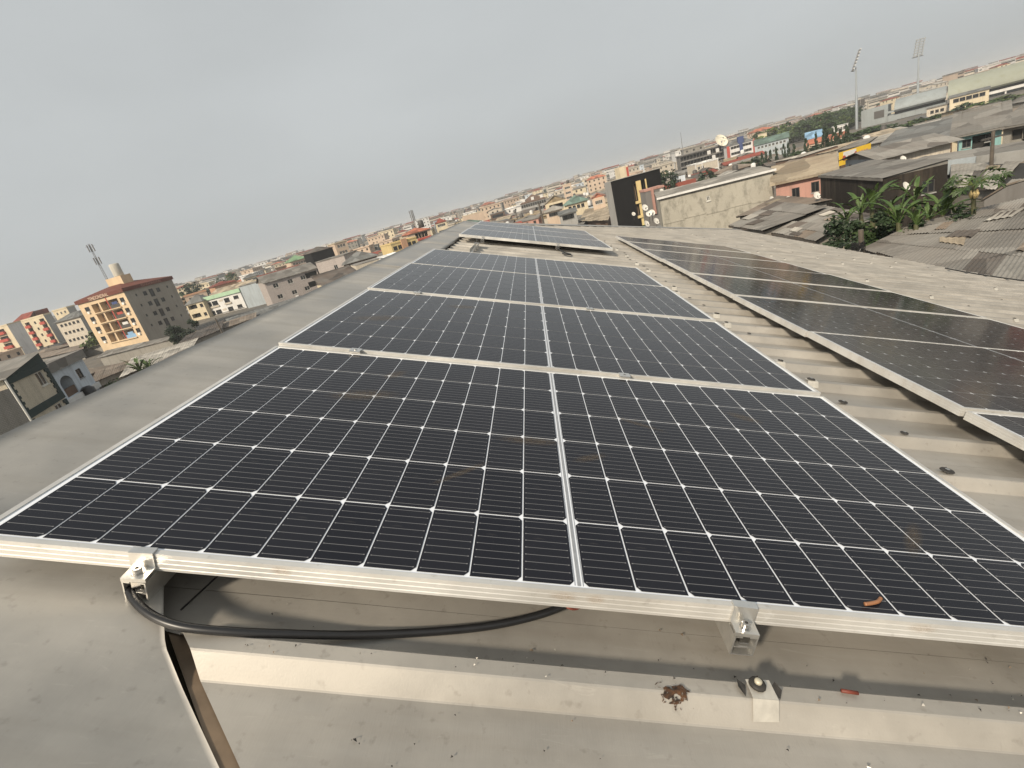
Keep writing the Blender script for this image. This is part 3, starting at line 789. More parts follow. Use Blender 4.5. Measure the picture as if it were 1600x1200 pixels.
def window_mesh(w, h, style):
    key = (round(w, 2), round(h, 2), style)
    if key in WCACHE: return WCACHE[key]
    mb = MB(); fr = 0.06
    # local: x across, z up, y = 0 is the wall plane, +y inward
    pb = MB(); pb.quad((0, 0.10, 0), (w, 0.10, 0), (w, 0.10, h), (0, 0.10, h)); pane = pb.mesh('pane', GLASS)
    for x0, x1, z0, z1 in ((0, fr, 0, h), (w - fr, w, 0, h), (fr, w - fr, 0, fr), (fr, w - fr, h - fr, h)): mb.box(x0, x1, 0.04, 0.095, z0, z1, mi=0)
    n = {'two': 2, 'three': 3, 'one': 1, 'dark': 2}.get(style, 2)
    for i in range(1, n): mb.box(w * i / n - 0.03, w * i / n + 0.03, 0.05, 0.094, fr, h - fr, mi=0)
    mb.box(-0.06, w + 0.06, -0.10, 0.03, -0.09, -0.01, mi=2)
    me = mb.mesh('window', [FRD if style == 'dark' else FRW, GLASS, FRW if style != 'dark' else W['grey']])
    WCACHE[key] = (me, pane); return WCACHE[key]

HEROES = []
class Hero:
    pass
def hero(name, label, cat, c, l, D=None, ang=None, right=None, wall='cream', wallR=None, roof=None, holesF=(), holesR=(), wins=True, group=None, style='two', base=None, extra_mats=(), H=None):
    """building with its near top corner at photo pixel c=(u,v,range); front face runs left to l, side face runs back"""
    g = Hero()
    P = at(*c)
    if ang is None:
        Lp = at(*l); dL = Vector((Lp.x - P.x, Lp.y - P.y)); g.W = dL.length; a = math.atan2(dL.y, dL.x) - math.pi / 2
    else:
        a = R(ang); dL = Vector((-math.sin(a), math.cos(a)))
        e = az(l[0], l[1]); q = Vector((P.x - CAM.x, P.y - CAM.y))
        # P + s dL = CAM + t e
        det = dL.x * -e.y + dL.y * e.x
        g.W = abs((-q.x * -e.y + -q.y * e.x) / det)
    if right is not None:
        dR = Vector((math.cos(a), math.sin(a))); e = az(*right); q = Vector((P.x - CAM.x, P.y - CAM.y))
        det = dR.x * -e.y + dR.y * e.x
        g.D = abs((-q.x * -e.y + -q.y * e.x) / det)
    else: g.D = D
    if D is not None: g.D = D
    zb = GZ if base is None else base
    g.H = P.z - zb
    g.root = empty(name, None, Vector((P.x, P.y, zb)), a - math.pi / 2)
    tag(g.root, label, cat, group)
    hF = holesF(g) if callable(holesF) else list(holesF)
    hR = holesR(g) if callable(holesR) else list(holesR)
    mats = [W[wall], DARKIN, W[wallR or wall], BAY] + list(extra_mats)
    mb = MB()
    hF = [h for h in hF if h[0] >= 0.02 and h[2] <= g.W - 0.02 and h[1] > 0.02 and h[3] < g.H - 0.01]
    hR = [h for h in hR if h[0] >= 0.02 and h[2] <= g.D - 0.02 and h[1] > 0.02 and h[3] < g.H - 0.01]
    wall_face(mb, (-g.W, 0, 0), (1, 0, 0), (0, -1, 0), g.W, g.H, [h[:6] if len(h) > 5 and h[5] is not None else h[:5] for h in hF], 0, 1)
    wall_face(mb, (0, 0, 0), (0, 1, 0), (1, 0, 0), g.D, g.H, [h[:6] if len(h) > 5 and h[5] is not None else h[:5] for h in hR], 2, 1)
    mb.quad((0, g.D, 0), (-g.W, g.D, 0), (-g.W, g.D, g.H), (0, g.D, g.H), mi=0)
    mb.quad((-g.W, g.D, 0), (-g.W, 0, 0), (-g.W, 0, g.H), (-g.W, g.D, g.H), mi=0)
    if roof is None or roof[0] == 'flat': mb.quad((-g.W, 0, g.H - 0.02), (0, 0, g.H - 0.02), (0, g.D, g.H - 0.02), (-g.W, g.D, g.H - 0.02), mi=0)
    g.wall = mb.build('wall', mats, g.root)
    if wins:
        for h in hF:
            if h[4] < 0.3:
                wme = window_mesh(h[2] - h[0], h[3] - h[1], style); o = link('window', wme[0], g.root, (-g.W + h[0], 0, h[1])); link('pane', wme[1], o)
        for h in hR:
            if h[4] < 0.3:
                wme = window_mesh(h[2] - h[0], h[3] - h[1], style); o = link('window', wme[0], g.root, (0, h[0], h[1])); o.rotation_euler = (0, 0, math.pi / 2); link('pane', wme[1], o)
    if roof: add_roof(g, *roof)
    cc = g.root.matrix_world @ Vector((-g.W / 2, g.D / 2, 0)); HEROES.append((cc.x, cc.y, math.hypot(g.W, g.D) / 2))
    return g
def corr(mb, p00, p10, p11, p01, n, amp, mi=0, thick=0.0):
    """corrugated sheet between four corners, ridges running from edge 0 to edge 1 (p00->p01)"""
    p00, p10, p11, p01 = map(Vector, (p00, p10, p11, p01))
    nv = (p10 - p00).cross(p01 - p00).normalized()
    if nv.z < 0: nv = -nv
    prev = None
    for i in range(n + 1):
        s = i / n; o = nv * (amp if i % 2 else 0)
        a, b_ = p00.lerp(p10, s) + o, p01.lerp(p11, s) + o
        if prev: mb.quad(prev[0], a, b_, prev[1], mi=mi)
        prev = (a, b_)
def add_roof(g, kind, tin='grey', rise=1.5, over=0.4, nrib=0):
    x0, x1, y0, y1, z = -g.W - over, over, -over, g.D + over, g.H
    m_ = TIN[tin] if isinstance(tin, str) and tin in TIN else W[tin]
    mb = MB()
    if kind == 'flat':
        t_ = rise
        mb.box(x0, x1, y0, y1, z, z + t_)
    elif kind == 'parapet':
        h = rise
        mb.box(x0, x1, y0, y0 + 0.2, z, z + h); mb.box(x0, x1, y1 - 0.2, y1, z, z + h); mb.box(x0, x0 + 0.2, y0 + 0.2, y1 - 0.2, z, z + h); mb.box(x1 - 0.2, x1, y0 + 0.2, y1 - 0.2, z, z + h)
        mb.quad((x0, y0, z + 0.05), (x1, y0, z + 0.05), (x1, y1, z + 0.05), (x0, y1, z + 0.05))
    elif kind == 'hip':
        w, d = x1 - x0, y1 - y0
        if w > d: A, B = (x0 + d / 2, (y0 + y1) / 2, z + rise), (x1 - d / 2, (y0 + y1) / 2, z + rise)
        else: A, B = ((x0 + x1) / 2, y0 + w / 2, z + rise), ((x0 + x1) / 2, y1 - w / 2, z + rise)
        c = [(x0, y0, z), (x1, y0, z), (x1, y1, z), (x0, y1, z)]
        if w > d:
            mb.quad(c[0], c[1], B, A); mb.quad(c[2], c[3], A, B); mb.poly([c[1], c[2], B]); mb.poly([c[3], c[0], A])
        else:
            mb.poly([c[0], c[1], A]); mb.quad(c[1], c[2], B, A); mb.poly([c[2], c[3], B]); mb.quad(c[3], c[0], A, B)
        for a, b_ in zip(c, c[1:] + c[:1]): mb.quad(a, b_, (b_[0], b_[1], z - 0.18), (a[0], a[1], z - 0.18))
    elif kind == 'gablex':        # ridge along x
        ym = (y0 + y1) / 2; n = max(2, nrib)
        corr(mb, (x0, y0, z), (x1, y0, z), (x1, ym, z + rise), (x0, ym, z + rise), n, 0.03)
        corr(mb, (x0, y1, z), (x1, y1, z), (x1, ym, z + rise), (x0, ym, z + rise), n, 0.03)
        mb.poly([(x1 - over, y0 + over, z), (x1 - over, y1 - over, z), (x1 - over, ym, z + rise - 0.05)]); mb.poly([(x0 + over, y0 + over, z), (x0 + over, y1 - over, z), (x0 + over, ym, z + rise - 0.05)])
        mb.box(x0, x1, y0, y0 + 0.04, z - 0.2, z)
    elif kind == 'gabley':
        xm = (x0 + x1) / 2; n = max(2, nrib)
        corr(mb, (x0, y0, z), (x0, y1, z), (xm, y1, z + rise), (xm, y0, z + rise), n, 0.03)
        corr(mb, (x1, y0, z), (x1, y1, z), (xm, y1, z + rise), (xm, y0, z + rise), n, 0.03)
        mb.poly([(x0 + over, y0 + over, z), (x1 - over, y0 + over, z), (xm, y0 + over, z + rise - 0.05)])
    elif kind == 'shed':          # rises away from the front
        n = max(2, nrib)
        corr(mb, (x0, y0, z + 0.05), (x1, y0, z + 0.05), (x1, y1, z + rise), (x0, y1, z + rise), n, 0.03)
        mb.poly([(x1 - over, y0 + over, z - 0.01), (x1 - over, y1 - over, z - 0.01), (x1 - over, y1 - over, z + rise - 0.05)]); mb.poly([(x0 + over, y0 + over, z - 0.01), (x0 + over, y1 - over, z - 0.01), (x0 + over, y1 - over, z + rise - 0.05)])
        mb.quad((x0 + over, y1 - over, z - 0.01), (x1 - over, y1 - over, z - 0.01), (x1 - over, y1 - over, z + rise - 0.05), (x0 + over, y1 - over, z + rise - 0.05))
        mb.box(x0, x1, y0, y0 + 0.05, z - 0.15, z + 0.03)
    elif kind == 'shedx':         # rises to the right
        n = max(2, nrib)
        corr(mb, (x0, y0, z), (x0, y1, z), (x1, y1, z + rise), (x1, y0, z + rise), n, 0.03)
        mb.poly([(x0 + over, y0 + over, z - 0.01), (x1 - over, y0 + over, z - 0.01), (x1 - over, y0 + over, z + rise - 0.06)], mi=0)
    g.roof = mb.build('roof', m_, g.root)
def grid(n, rows, w, h, top, pitch, m0=1.0, m1=1.0, depth=0.14, face='F', back=None):
    def fn(g):
        L = g.W if face == 'F' else g.D; out = []
        for r in range(rows):
            v1 = g.H - top - r * pitch
            if v1 - h < 0.3: break
            for i in range(n):
                c = m0 + (L - m0 - m1) * (i + 0.5) / n
                out.append((c - w / 2, v1 - h, c + w / 2, v1, depth, back))
        return out
    return fn
def part(g, name, mat, boxes, parent=None, smooth=False):
    mb = MB()
    for b_ in boxes: mb.box(*b_)
    return mb.build(name, mat, parent or g.root)
def text_part(g, s, size, mat, loc, rot):
    cu_ = bpy.data.curves.new('lettering', 'FONT'); cu_.body = s; cu_.size = size; cu_.extrude = 0.02; cu_.align_x = 'CENTER'
    o = bpy.data.objects.new('lettering', cu_); col.objects.link(o)
    dg = bpy.context.evaluated_depsgraph_get(); me = bpy.data.meshes.new_from_object(o.evaluated_get(dg))
    bpy.data.objects.remove(o); me.materials.clear(); me.materials.append(mat)
    q = link('lettering', me, g.root, loc); q.rotation_euler = rot; return q

# ------------------------------------------------------------------ ground
m, t, b = newmat('city_ground')
a_ = ramp(t, tex(t, 0.02, 8), 0.35, 0.65); b2 = ramp(t, tex(t, 0.3, 6), 0.4, 0.7)
o_ = mixc(t, a_, (0.16, 0.135, 0.105), (0.105, 0.10, 0.092)); o_ = mixc(t, b2, o_, (0.075, 0.07, 0.06))
t.links.new(o_, b.inputs['Base Color']); b.inputs['Roughness'].default_value = 0.95
mb = MB(); mb.quad((-4500, -1200, GZ), (4500, -1200, GZ), (4500, 5600, GZ), (-4500, 5600, GZ))
tag(mb.build('ground', m), kind='structure')

# ================================================================== left side, landmark buildings
# tan apartment block with balconies
def tanF(g):
    h = []
    s = g.W / 14.0; st = 3.0
    for r in range(5):
        v = g.H - 1.0 - r * st
        if r < 4:
            h.append((1.3 * s, v - 1.5, 2.7 * s, v - 0.3, 0.14))
            h.append((12.0 * s, v - 1.5, 13.2 * s, v - 0.3, 0.14))
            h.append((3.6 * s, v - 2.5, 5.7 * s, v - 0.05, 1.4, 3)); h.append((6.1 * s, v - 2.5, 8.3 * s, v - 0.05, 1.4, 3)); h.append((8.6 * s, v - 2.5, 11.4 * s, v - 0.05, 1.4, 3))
    return h
def tanR(g):
    h = []; s = g.D / 16.0
    for r in range(4):
        v = g.H - 1.0 - r * 3.0
        h += [(2.8 * s, v - 1.0, 3.3 * s, v - 0.3, 0.14), (5.2 * s, v - 1.4, 6.4 * s, v - 0.2, 0.14), (7.2 * s, v - 2.2, 8.6 * s, v - 0.0, 0.2), (9.6 * s, v - 1.4, 10.8 * s, v - 0.2, 0.14), (13.2 * s, v - 1.0, 13.7 * s, v - 0.3, 0.14)]
    return h
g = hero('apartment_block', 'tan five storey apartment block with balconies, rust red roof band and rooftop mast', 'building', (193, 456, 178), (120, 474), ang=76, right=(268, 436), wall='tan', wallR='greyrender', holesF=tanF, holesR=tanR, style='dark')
TAN = g
mb = MB(); z = g.H; ov = 0.35
x0, x1, y0, y1 = -g.W - ov, ov, -ov, g.D + ov
hh = 1.0
c = [(x0, y0), (x1, y0), (x1, y1), (x0, y1)]
for a, b_ in zip(c, c[1:] + c[:1]): mb.quad((*a, z), (*b_, z), (*b_, z + hh), (*a, z + hh))
A, B = ((x0 + x1) / 2, y0 + g.W * 0.4, z + hh + 2.0), ((x0 + x1) / 2, y1 - g.W * 0.4, z + hh + 2.0)
top = [(*q, z + hh) for q in c]
mb.poly([top[0], top[1], A]); mb.quad(top[1], top[2], B, A); mb.poly([top[2], top[3], B]); mb.quad(top[3], top[0], A, B)
mb.quad(*[(q[0], q[1], z) for q in c])
mb.build('roof', wallmat('rust_band', (0.15, 0.05, 0.036), 0.3), g.root)
LET = plain('lettering_cream', (0.62, 0.48, 0.36), 0.7)
text_part(g, 'TENDONDRAL', 1.25, LET, (-g.W * 0.5, -ov - 0.03, z + 0.1), (math.pi / 2, 0, 0))
text_part(g, 'TENDONDRAL', 1.0, plain('lettering_dull', (0.33, 0.16, 0.12), 0.7), (ov + 0.03, g.D * 0.55, z + 0.15), (math.pi / 2, 0, math.pi / 2))
s = g.W / 14.0
for r in range(4):
    v = g.H - 1.0 - r * 3.0
    part(g, 'balcony_railing', FRD if r != 3 else W['skyblue'], [(-g.W + 8.6 * s, -g.W + 11.4 * s, 0.02, 0.08, v - 2.5, v - 1.5)])
    part(g, 'balcony_slab', W['tan'], [(-g.W + 3.4 * s, -g.W + 11.6 * s, -0.35, -0.003, v - 2.75, v - 2.52)])
    for u in (12.0, 1.5):
        part(g, 'air_conditioner', ACW, [(-g.W + u * s + 0.5, -g.W + u * s + 1.3, -0.4, -0.004, v - 2.2, v - 1.62)])
    part(g, 'balcony_door', DARKIN, [(-g.W + 6.6 * s, -g.W + 7.6 * s, 1.3, 1.38, v - 2.48, v - 0.4)])
    part(g, 'laundry', [W['navy'], W['red'], W['white'], W['skyblue']][r], [(-g.W + 9.0 * s, -g.W + 10.6 * s, 0.35, 0.40, v - 1.7, v - 0.8)])
part(g, 'red_pilaster', W['red'], [(-g.W + 8.32 * s, -g.W + 8.58 * s, -0.06, -0.004, g.H - 12.4, g.H - 0.05)])
tk = part(g, 'tank_base', W['tan'], [(-g.W * 0.62, -g.W * 0.30, g.D * 0.36, g.D * 0.56, z + 1.5, z + 4.6)])
mb = MB(); mb.tube([(0, 0, 0), (0, 0, 0.2), (0, 0, 3.4), (0, 0, 3.6)], [1.25, 1.3, 1.3, 1.0], 20); mb.build('water_tank', wallmat('tank_plastic', (0.55, 0.52, 0.45), 0.4), g.root, True, loc=(-g.W * 0.42, g.D * 0.46, z + 4.6))
MASTM = plain('galvanised', (0.22, 0.22, 0.22), 0.5, 0.5, 0.2, 2)
def mast(root, loc, h, w=0.35, panels=6):
    mb = MB()
    for k in range(3):
        a = k * 2.094; mb.tube([(w * math.cos(a), w * math.sin(a), 0), (w * 0.5 * math.cos(a), w * 0.5 * math.sin(a), h)], 0.05, 6)
    n = int(h / 0.8)
    for i in range(n):
        z0 = h * i / n; f0 = 1 - 0.5 * i / n
        for k in range(3):
            a, b_ = k * 2.094, (k + 1) * 2.094
            mb.tube([(w * f0 * math.cos(a), w * f0 * math.sin(a), z0), (w * f0 * math.cos(b_), w * f0 * math.sin(b_), z0 + h / n)], 0.025, 4)
    mb.build('mast', MASTM, root, loc=loc)
    for k in range(panels):
        a = k * 2.094 + 0.4; zz = h * (0.62 if k < 3 else 0.9)
        mb = MB(); mb.box(-0.18, 0.18, -0.09, 0.09, -1.0, 1.0); mb.tube([(0, -0.02, 0.5), (0, -0.6, 0.5)], 0.03, 5)
        o = mb.build('antenna_panel', MASTM, root, loc=(loc[0] + 0.7 * math.cos(a), loc[1] + 0.7 * math.sin(a), loc[2] + zz)); o.rotation_euler = (0, 0, a + math.pi / 2)
mast(g.root, (-g.W * 0.62, g.D * 0.40, z + 2.0), 13.0)

# red and white flats
def redF(g):
    h = []; n = 5
    for r in range(5):
        v = g.H - 0.8 - r * 2.9
        for i in range(n):
            u = g.W * (i + 0.5) / n
            if i in (0, 2, 4): h.append((u - 1.5, v - 2.3, u + 1.5, v - 0.2, 0.9, 1))
            else: h.append((u - 0.6, v - 1.7, u + 0.6, v - 0.6, 0.14))
    return h
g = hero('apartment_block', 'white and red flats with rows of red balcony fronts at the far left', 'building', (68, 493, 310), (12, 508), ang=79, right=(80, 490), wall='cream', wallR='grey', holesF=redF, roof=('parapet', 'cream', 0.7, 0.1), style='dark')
for r in range(5):
    v = g.H - 0.8 - r * 2.9
    for i in (0, 2, 4):
        u = -g.W + g.W * (i + 0.5) / 5
        part(g, 'balcony_front', W['red'], [(u - 1.6, u + 1.6, -0.7, -0.004, v - 2.75, v - 1.55)])
mb = MB(); mb.poly([(-g.W, 2, g.H + 0.6), (-g.W * 0.5, 2, g.H + 0.6), (-g.W * 0.55, 6, g.H + 3.2), (-g.W * 0.9, 6, g.H + 3.2)]); mb.box(-g.W * 0.9, -g.W * 0.55, 6, 12, g.H + 0.5, g.H + 3.1); mb.build('penthouse', TIN['red'], g.root)
g = hero('apartment_block', 'narrow cream wing with red balconies at the left image edge', 'building', (11, 508, 285), (-45, 520), ang=79, D=5, wall='cream', wallR='white', holesF=lambda g: [(g.W - 8, g.H - 2.6 - 2.9 * r, g.W - 3, g.H - 0.9 - 2.9 * r, 0.6, 1) for r in range(5)], roof=('parapet', 'cream', 0.5, 0.1))
for r in range(5): part(g, 'balcony_front', W['red'], [(-8, -3, -0.8, -0.004, g.H - 3.0 - 2.9 * r, g.H - 1.9 - 2.9 * r)])
g = hero('house', 'cream and grey upper storey house behind the stone flats', 'house', (104, 481, 335), (82, 487), ang=78, right=(117, 479), wall='cream', wallR='grey', holesF=grid(3, 3, 1.2, 1.2, 1.0, 3), roof=('parapet', 'cream', 0.6, 0.2))
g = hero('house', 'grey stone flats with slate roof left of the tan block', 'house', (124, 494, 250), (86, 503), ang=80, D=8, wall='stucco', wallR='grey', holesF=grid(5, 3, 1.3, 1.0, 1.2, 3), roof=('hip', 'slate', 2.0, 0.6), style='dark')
# dark green and stone house
g = hero('house', 'dark green house with beige stone infill and shed roof at the left', 'house', (67, 566, 66), (-4, 581, 59), D=9, wall='stone', wallR='green', holesF=lambda g: [(g.W - 2.6, g.H - 1.9, g.W - 1.2, g.H - 0.6, 0.2), (g.W - 2.6, g.H - 5.2, g.W - 1.2, g.H - 3.9, 0.2)], style='two', roof=('shedx', 'grey', 1.1, 0.35))
gw, gh = g.W, g.H
part(g, 'green_band', W['green'], [(-gw - 0.05, 0.05, -0.12, -0.004, gh - 0.55, gh - 0.01)]); part(g, 'green_band', W['green'], [(-gw - 0.05, 0.05, -0.12, -0.004, gh - 3.75, gh - 3.1)])
mb = MB(); mb.poly([(-gw - 0.05, -0.06, gh - 0.02), (0.05, -0.06, gh - 0.02), (0.05, -0.06, gh + 1.06)]); mb.build('green_gable', W['green'], g.root)
for k in range(9):
    for xx, sg in ((-gw, 1), (-0.45, -1)):
        wv = 0.55 if k % 2 else 0.8
        for zb_ in (gh - 3.1, gh - 6.4):
            z0 = zb_ + k * 0.28
            if sg > 0: part(g, 'quoin', W['green'], [(xx - 0.05, xx + wv, -0.10, -0.004, z0, z0 + 0.27)])
            else: part(g, 'quoin', W['green'], [(0.5 + xx - wv, 0.05, -0.10, -0.004, z0, z0 + 0.27)])
mb = MB(); mb.tube([(-gw - 0.15, -0.2, 0), (-gw - 0.15, -0.2, gh)], 0.09, 8); mb.build('downpipe', FRW, g.root)
# white house with arched balcony
g = hero('house', 'white two storey house with an arched brown balcony at the left', 'house', (128, 560, 78), (70, 578, 70), D=8, wall='bluewhite', wallR='bluewhite', holesF=lambda g: [(1.2, g.H - 3.0, 4.0, g.H - 0.8, 1.5, 1), (5.6, g.H - 1.9, 6.9, g.H - 0.8, 0.2), (1.2, g.H - 6.2, 4.0, g.H - 4.0, 1.5, 1), (5.4, g.H - 5.2, 6.8, g.H - 4.1, 0.2), (7.1, g.H - 5.2, 8.5, g.H - 4.1, 0.2)], roof=('flat', 'grey', 1.0, 0.35), style='dark')
gw, gh = g.W, g.H
for zz in (gh - 0.8, gh - 4.0):
    mb = MB()
    for sg in (0, 1):
        ps = [(0, 0)] + [(1.4 - 1.4 * math.cos(q * math.pi / 12), -0.75 + 0.75 * math.sin(q * math.pi / 12)) for q in range(0, 7)]
        pts = [(-gw + 1.2 + (p[0] if sg == 0 else 2.8 - p[0]), 0.06, zz + p[1]) for p in ps]
        mb.poly(pts); mb.poly([(p[0], -0.004, p[2]) for p in pts])
    mb.build('arch', W['bluewhite'], g.root)
    part(g, 'balcony_wall', W['brown'] if zz > gh - 2 else W['bluewhite'], [(-gw + 1.2, -gw + 4.0, 0.1, 0.25, zz - 2.2, zz - 1.3)])
    part(g, 'yellow_wall', W['yellow'], [(-gw + 1.3, -gw + 1.9, 1.3, 1.48, zz - 2.1, zz - 0.3)])
part(g, 'floor_band', W['white'], [(-gw, 0.1, -0.3, -0.004, gh - 3.75, gh - 3.1)])
mb = MB(); mb.tube([(0, 0, 0), (0, 0, 0.3), (0, 0, 1.4), (0, 0, 1.7)], [0.55, 0.7, 0.7, 0.35], 14)
tag(mb.build('water_drum', MAT['rubber'], None, True, loc=at(146, 625, 74)), 'black water drum beside the white house', 'drum')
# block wall in the lower left corner
g = hero('boundary_wall', 'rough concrete block wall in the lower left corner of the view', 'wall', (14, 607, 50), (-40, 620, 49), D=0.3, wall='block', wallR='block')
g = hero('house', 'peach house half hidden behind the block wall at the left edge', 'house', (10, 592, 75), (-50, 606, 72), D=6, wall='peach', holesF=grid(3, 2, 1.1, 1.2, 1.0, 3), roof=('parapet', 'cream', 0.3, 0.2))
# white block with mint fascia
g = hero('apartment_block', 'white block with mint green fascia and dark paired windows', 'building', (375, 456, 225), (314, 470), ang=84, D=8, wall='white', holesF=lambda g: [x for r in range(2) for x in ((1.2, g.H - 2.6 - 3.6 * r, 3.8, g.H - 0.9 - 3.6 * r, 0.2), (4.2, g.H - 2.6 - 3.6 * r, 6.8, g.H - 0.9 - 3.6 * r, 0.2), (9.8, g.H - 2.6 - 3.6 * r, 12.2, g.H - 0.9 - 3.6 * r, 0.2), (14.2, g.H - 2.2 - 3.6 * r, 16.4, g.H - 0.9 - 3.6 * r, 0.2))], style='dark')
part(g, 'mint_fascia', W['palegreen'], [(-g.W - 0.3, 0.3, -0.5, 1.0, g.H + 0.003, g.H + 1.4)])
for r in range(2):
    for u in (1.0, 4.0, 9.6): part(g, 'planter', W['stucco'], [(-g.W + u, -g.W + u + 3.0, -0.4, -0.004, g.H - 3.3 - 3.6 * r, g.H - 2.75 - 3.6 * r)])
    part(g, 'vent_block', W['stucco'], [(-g.W + 7.5, -g.W + 9.2, -0.05, -0.004, g.H - 1.7 - 3.6 * r, g.H - 1.0 - 3.6 * r)])
mb = MB(); corr(mb, (-g.W, 1, g.H + 0.2), (0, 1, g.H + 0.2), (0, 11, g.H + 3), (-g.W, 11, g.H + 3), 20, 0.05); mb.build('roof', TIN['tan'], g.root)
part(g, 'ground_floor_shop', DARKIN, [(-g.W + 1, -1, -0.05, -0.004, 0.2, max(0.4, g.H - 8.6))])
g = hero('apartment_block', 'cream block with deep balconies joined left of the white block', 'building', (316, 470, 233), (290, 477), ang=84, D=6, wall='cream', holesF=lambda g: [x for r in range(2) for x in ((0.6, g.H - 3.0 - 3.5 * r, 4.6, g.H - 0.6 - 3.5 * r, 1.4, 1), (6.0, g.H - 2.2 - 3.5 * r, 7.4, g.H - 0.9 - 3.5 * r, 0.2))], roof=('hip', 'slate', 2.6, 0.4), style='dark')
for r in range(2): part(g, 'balcony_wall', W['cream'], [(-g.W + 0.6, -g.W + 4.6, 0.05, 0.2, g.H - 3.0 - 3.5 * r, g.H - 2.2 - 3.5 * r)])
g = hero('warehouse', 'blank pale grey wall of a warehouse right of the white block', 'building', (405, 440, 214), (374, 449), ang=88, D=8, wall='bluegrey', roof=('flat', 'grey', 0.3, 0.2))
part(g, 'downpipe', FRD, [(-0.5, -0.2, -0.3, -0.004, 0, g.H)])
# grey pink mosaic block and its taller wing
def mosF(g):
    h = []
    for r in range(3):
        for u in (2.2, 6.8, 11.0, 16.0): h.append((u, g.H - 2.3 - 3.6 * r, u + 1.6, g.H - 1.0 - 3.6 * r, 0.2))
        h.append((g.W - 4.2, g.H - 2.4 - 3.0 * r, g.W - 0.3, g.H - 0.6 - 3.0 * r, 1.0, 1))
    return h
g = hero('apartment_block', 'grey pink tiled three storey block above the ridge line', 'building', (494, 419, 183), (412, 441, 180), D=14, wall='mosaic', holesF=mosF, roof=('gablex', 'grey', 2.2, 0.5, 30), style='two')
part(g, 'air_conditioner', ACW, [(-g.W + 7.4, -g.W + 8.3, -0.4, -0.004, g.H - 7.0, g.H - 6.4)])
g = hero('apartment_block', 'windowed grey pink tiled stair wing right of the tiled block', 'building', (537, 399, 178), (493, 411, 182), D=12, wall='mosaic', holesF=lambda g: [(g.W * 0.55, g.H - 3.6, g.W * 0.55 + 1.3, g.H - 2.2, 0.2)], roof=('flat', 'grey', 0.25, 0.2))
g = hero('apartment_block', 'black faced upper storey with white side behind the tiled block', 'building', (519, 386, 215), (485, 394, 212), D=9, right=(530, 380), wall='black', wallR='white', holesR=grid(2, 2, 1.2, 1.6, 1.0, 3.2, face='R'), roof=('hip', 'dark', 1.6, 0.4), style='dark')
g = hero('apartment_block', 'peach flats peeping out behind the black faced storey', 'building', (541, 376, 262), (522, 381, 260), D=10, wall='peach', wallR='red', holesF=grid(3, 4, 1.2, 1.3, 0.9, 3), holesR=grid(2, 4, 1.5, 1.5, 0.8, 3, face='R'), roof=('flat', 'cream', 0.3, 0.3))
g = hero('house', 'bright orange house with dark red roof on the left skyline', 'house', (369, 438, 290), (334, 447, 288), D=14, wall='orange', wallR='brown', roof=('hip', 'red', 1.4, 0.6))
g = hero('apartment_block', 'cream flats with a green roof terrace on the skyline', 'building', (479, 402, 300), (453, 409, 298), D=12, wall='peach', holesF=grid(5, 3, 1.3, 1.4, 1.0, 3.2), roof=('hip', 'fern', 2.6, 0.5))
g = hero('house', 'small cream house and dark chimney block on the left skyline', 'house', (447, 417, 290), (432, 422, 290), D=8, wall='peach', wallR='brown', roof=('flat', 'brown', 0.8, 0.4))
g = hero('house', 'pale salmon house left of the orange house', 'house', (322, 455, 280), (287, 463, 280), D=12, wall='peach', wallR='white', holesF=grid(3, 2, 1.3, 1.3, 0.9, 3), roof=('parapet', 'orange', 0.6, 0.2))
g = hero('house', 'pale yellow windowed house far behind the blank warehouse', 'house', (404, 429, 330), (380, 436, 330), D=10, wall='cream', holesF=grid(6, 2, 1.2, 1.2, 0.9, 3), roof=('hip', 'slate', 1.8, 0.5))
g = hero('house', 'long dark red roofed house left of the tiled block', 'house', (470, 421, 250), (404, 436, 250), D=10, wall='brown', roof=('gablex', 'red', 2.2, 0.5, 20))
g = hero('house', 'slate hip roofed house behind the stucco wall', 'house', (588, 399, 165), (536, 412, 165), D=12, wall='brown', holesF=grid(4, 1, 1.5, 1.3, 0.6, 3), roof=('hip', 'slate', 2.6, 0.6), style='dark')
g = hero('boundary_wall', 'mottled cream stucco wall in front of the slate hip roof', 'wall', (598, 403, 135), (555, 414, 134), D=10, wall='stucco', wallR='greyrender', roof=('flat', 'grey', 0.1, 0.05))
g = hero('shop', 'cream and green shop front below the stucco wall', 'shop', (560, 429, 118), (506, 447, 116), D=6, wall='cream', holesF=lambda g: [(1.2, g.H - 2.2, 2.4, g.H - 1.0, 0.2), (5, g.H - 2.6, 6.6, g.H - 0.6, 0.4), (7, g.H - 2.6, 8.6, g.H - 0.6, 0.4)], roof=('shed', 'dark', 2.2, 0.6, 12))
part(g, 'green_fascia', wallmat('shop_green', (0.03, 0.16, 0.10), 0.2), [(-g.W + 4.6, 0, -0.1, -0.004, g.H - 0.55, g.H - 0.01)])
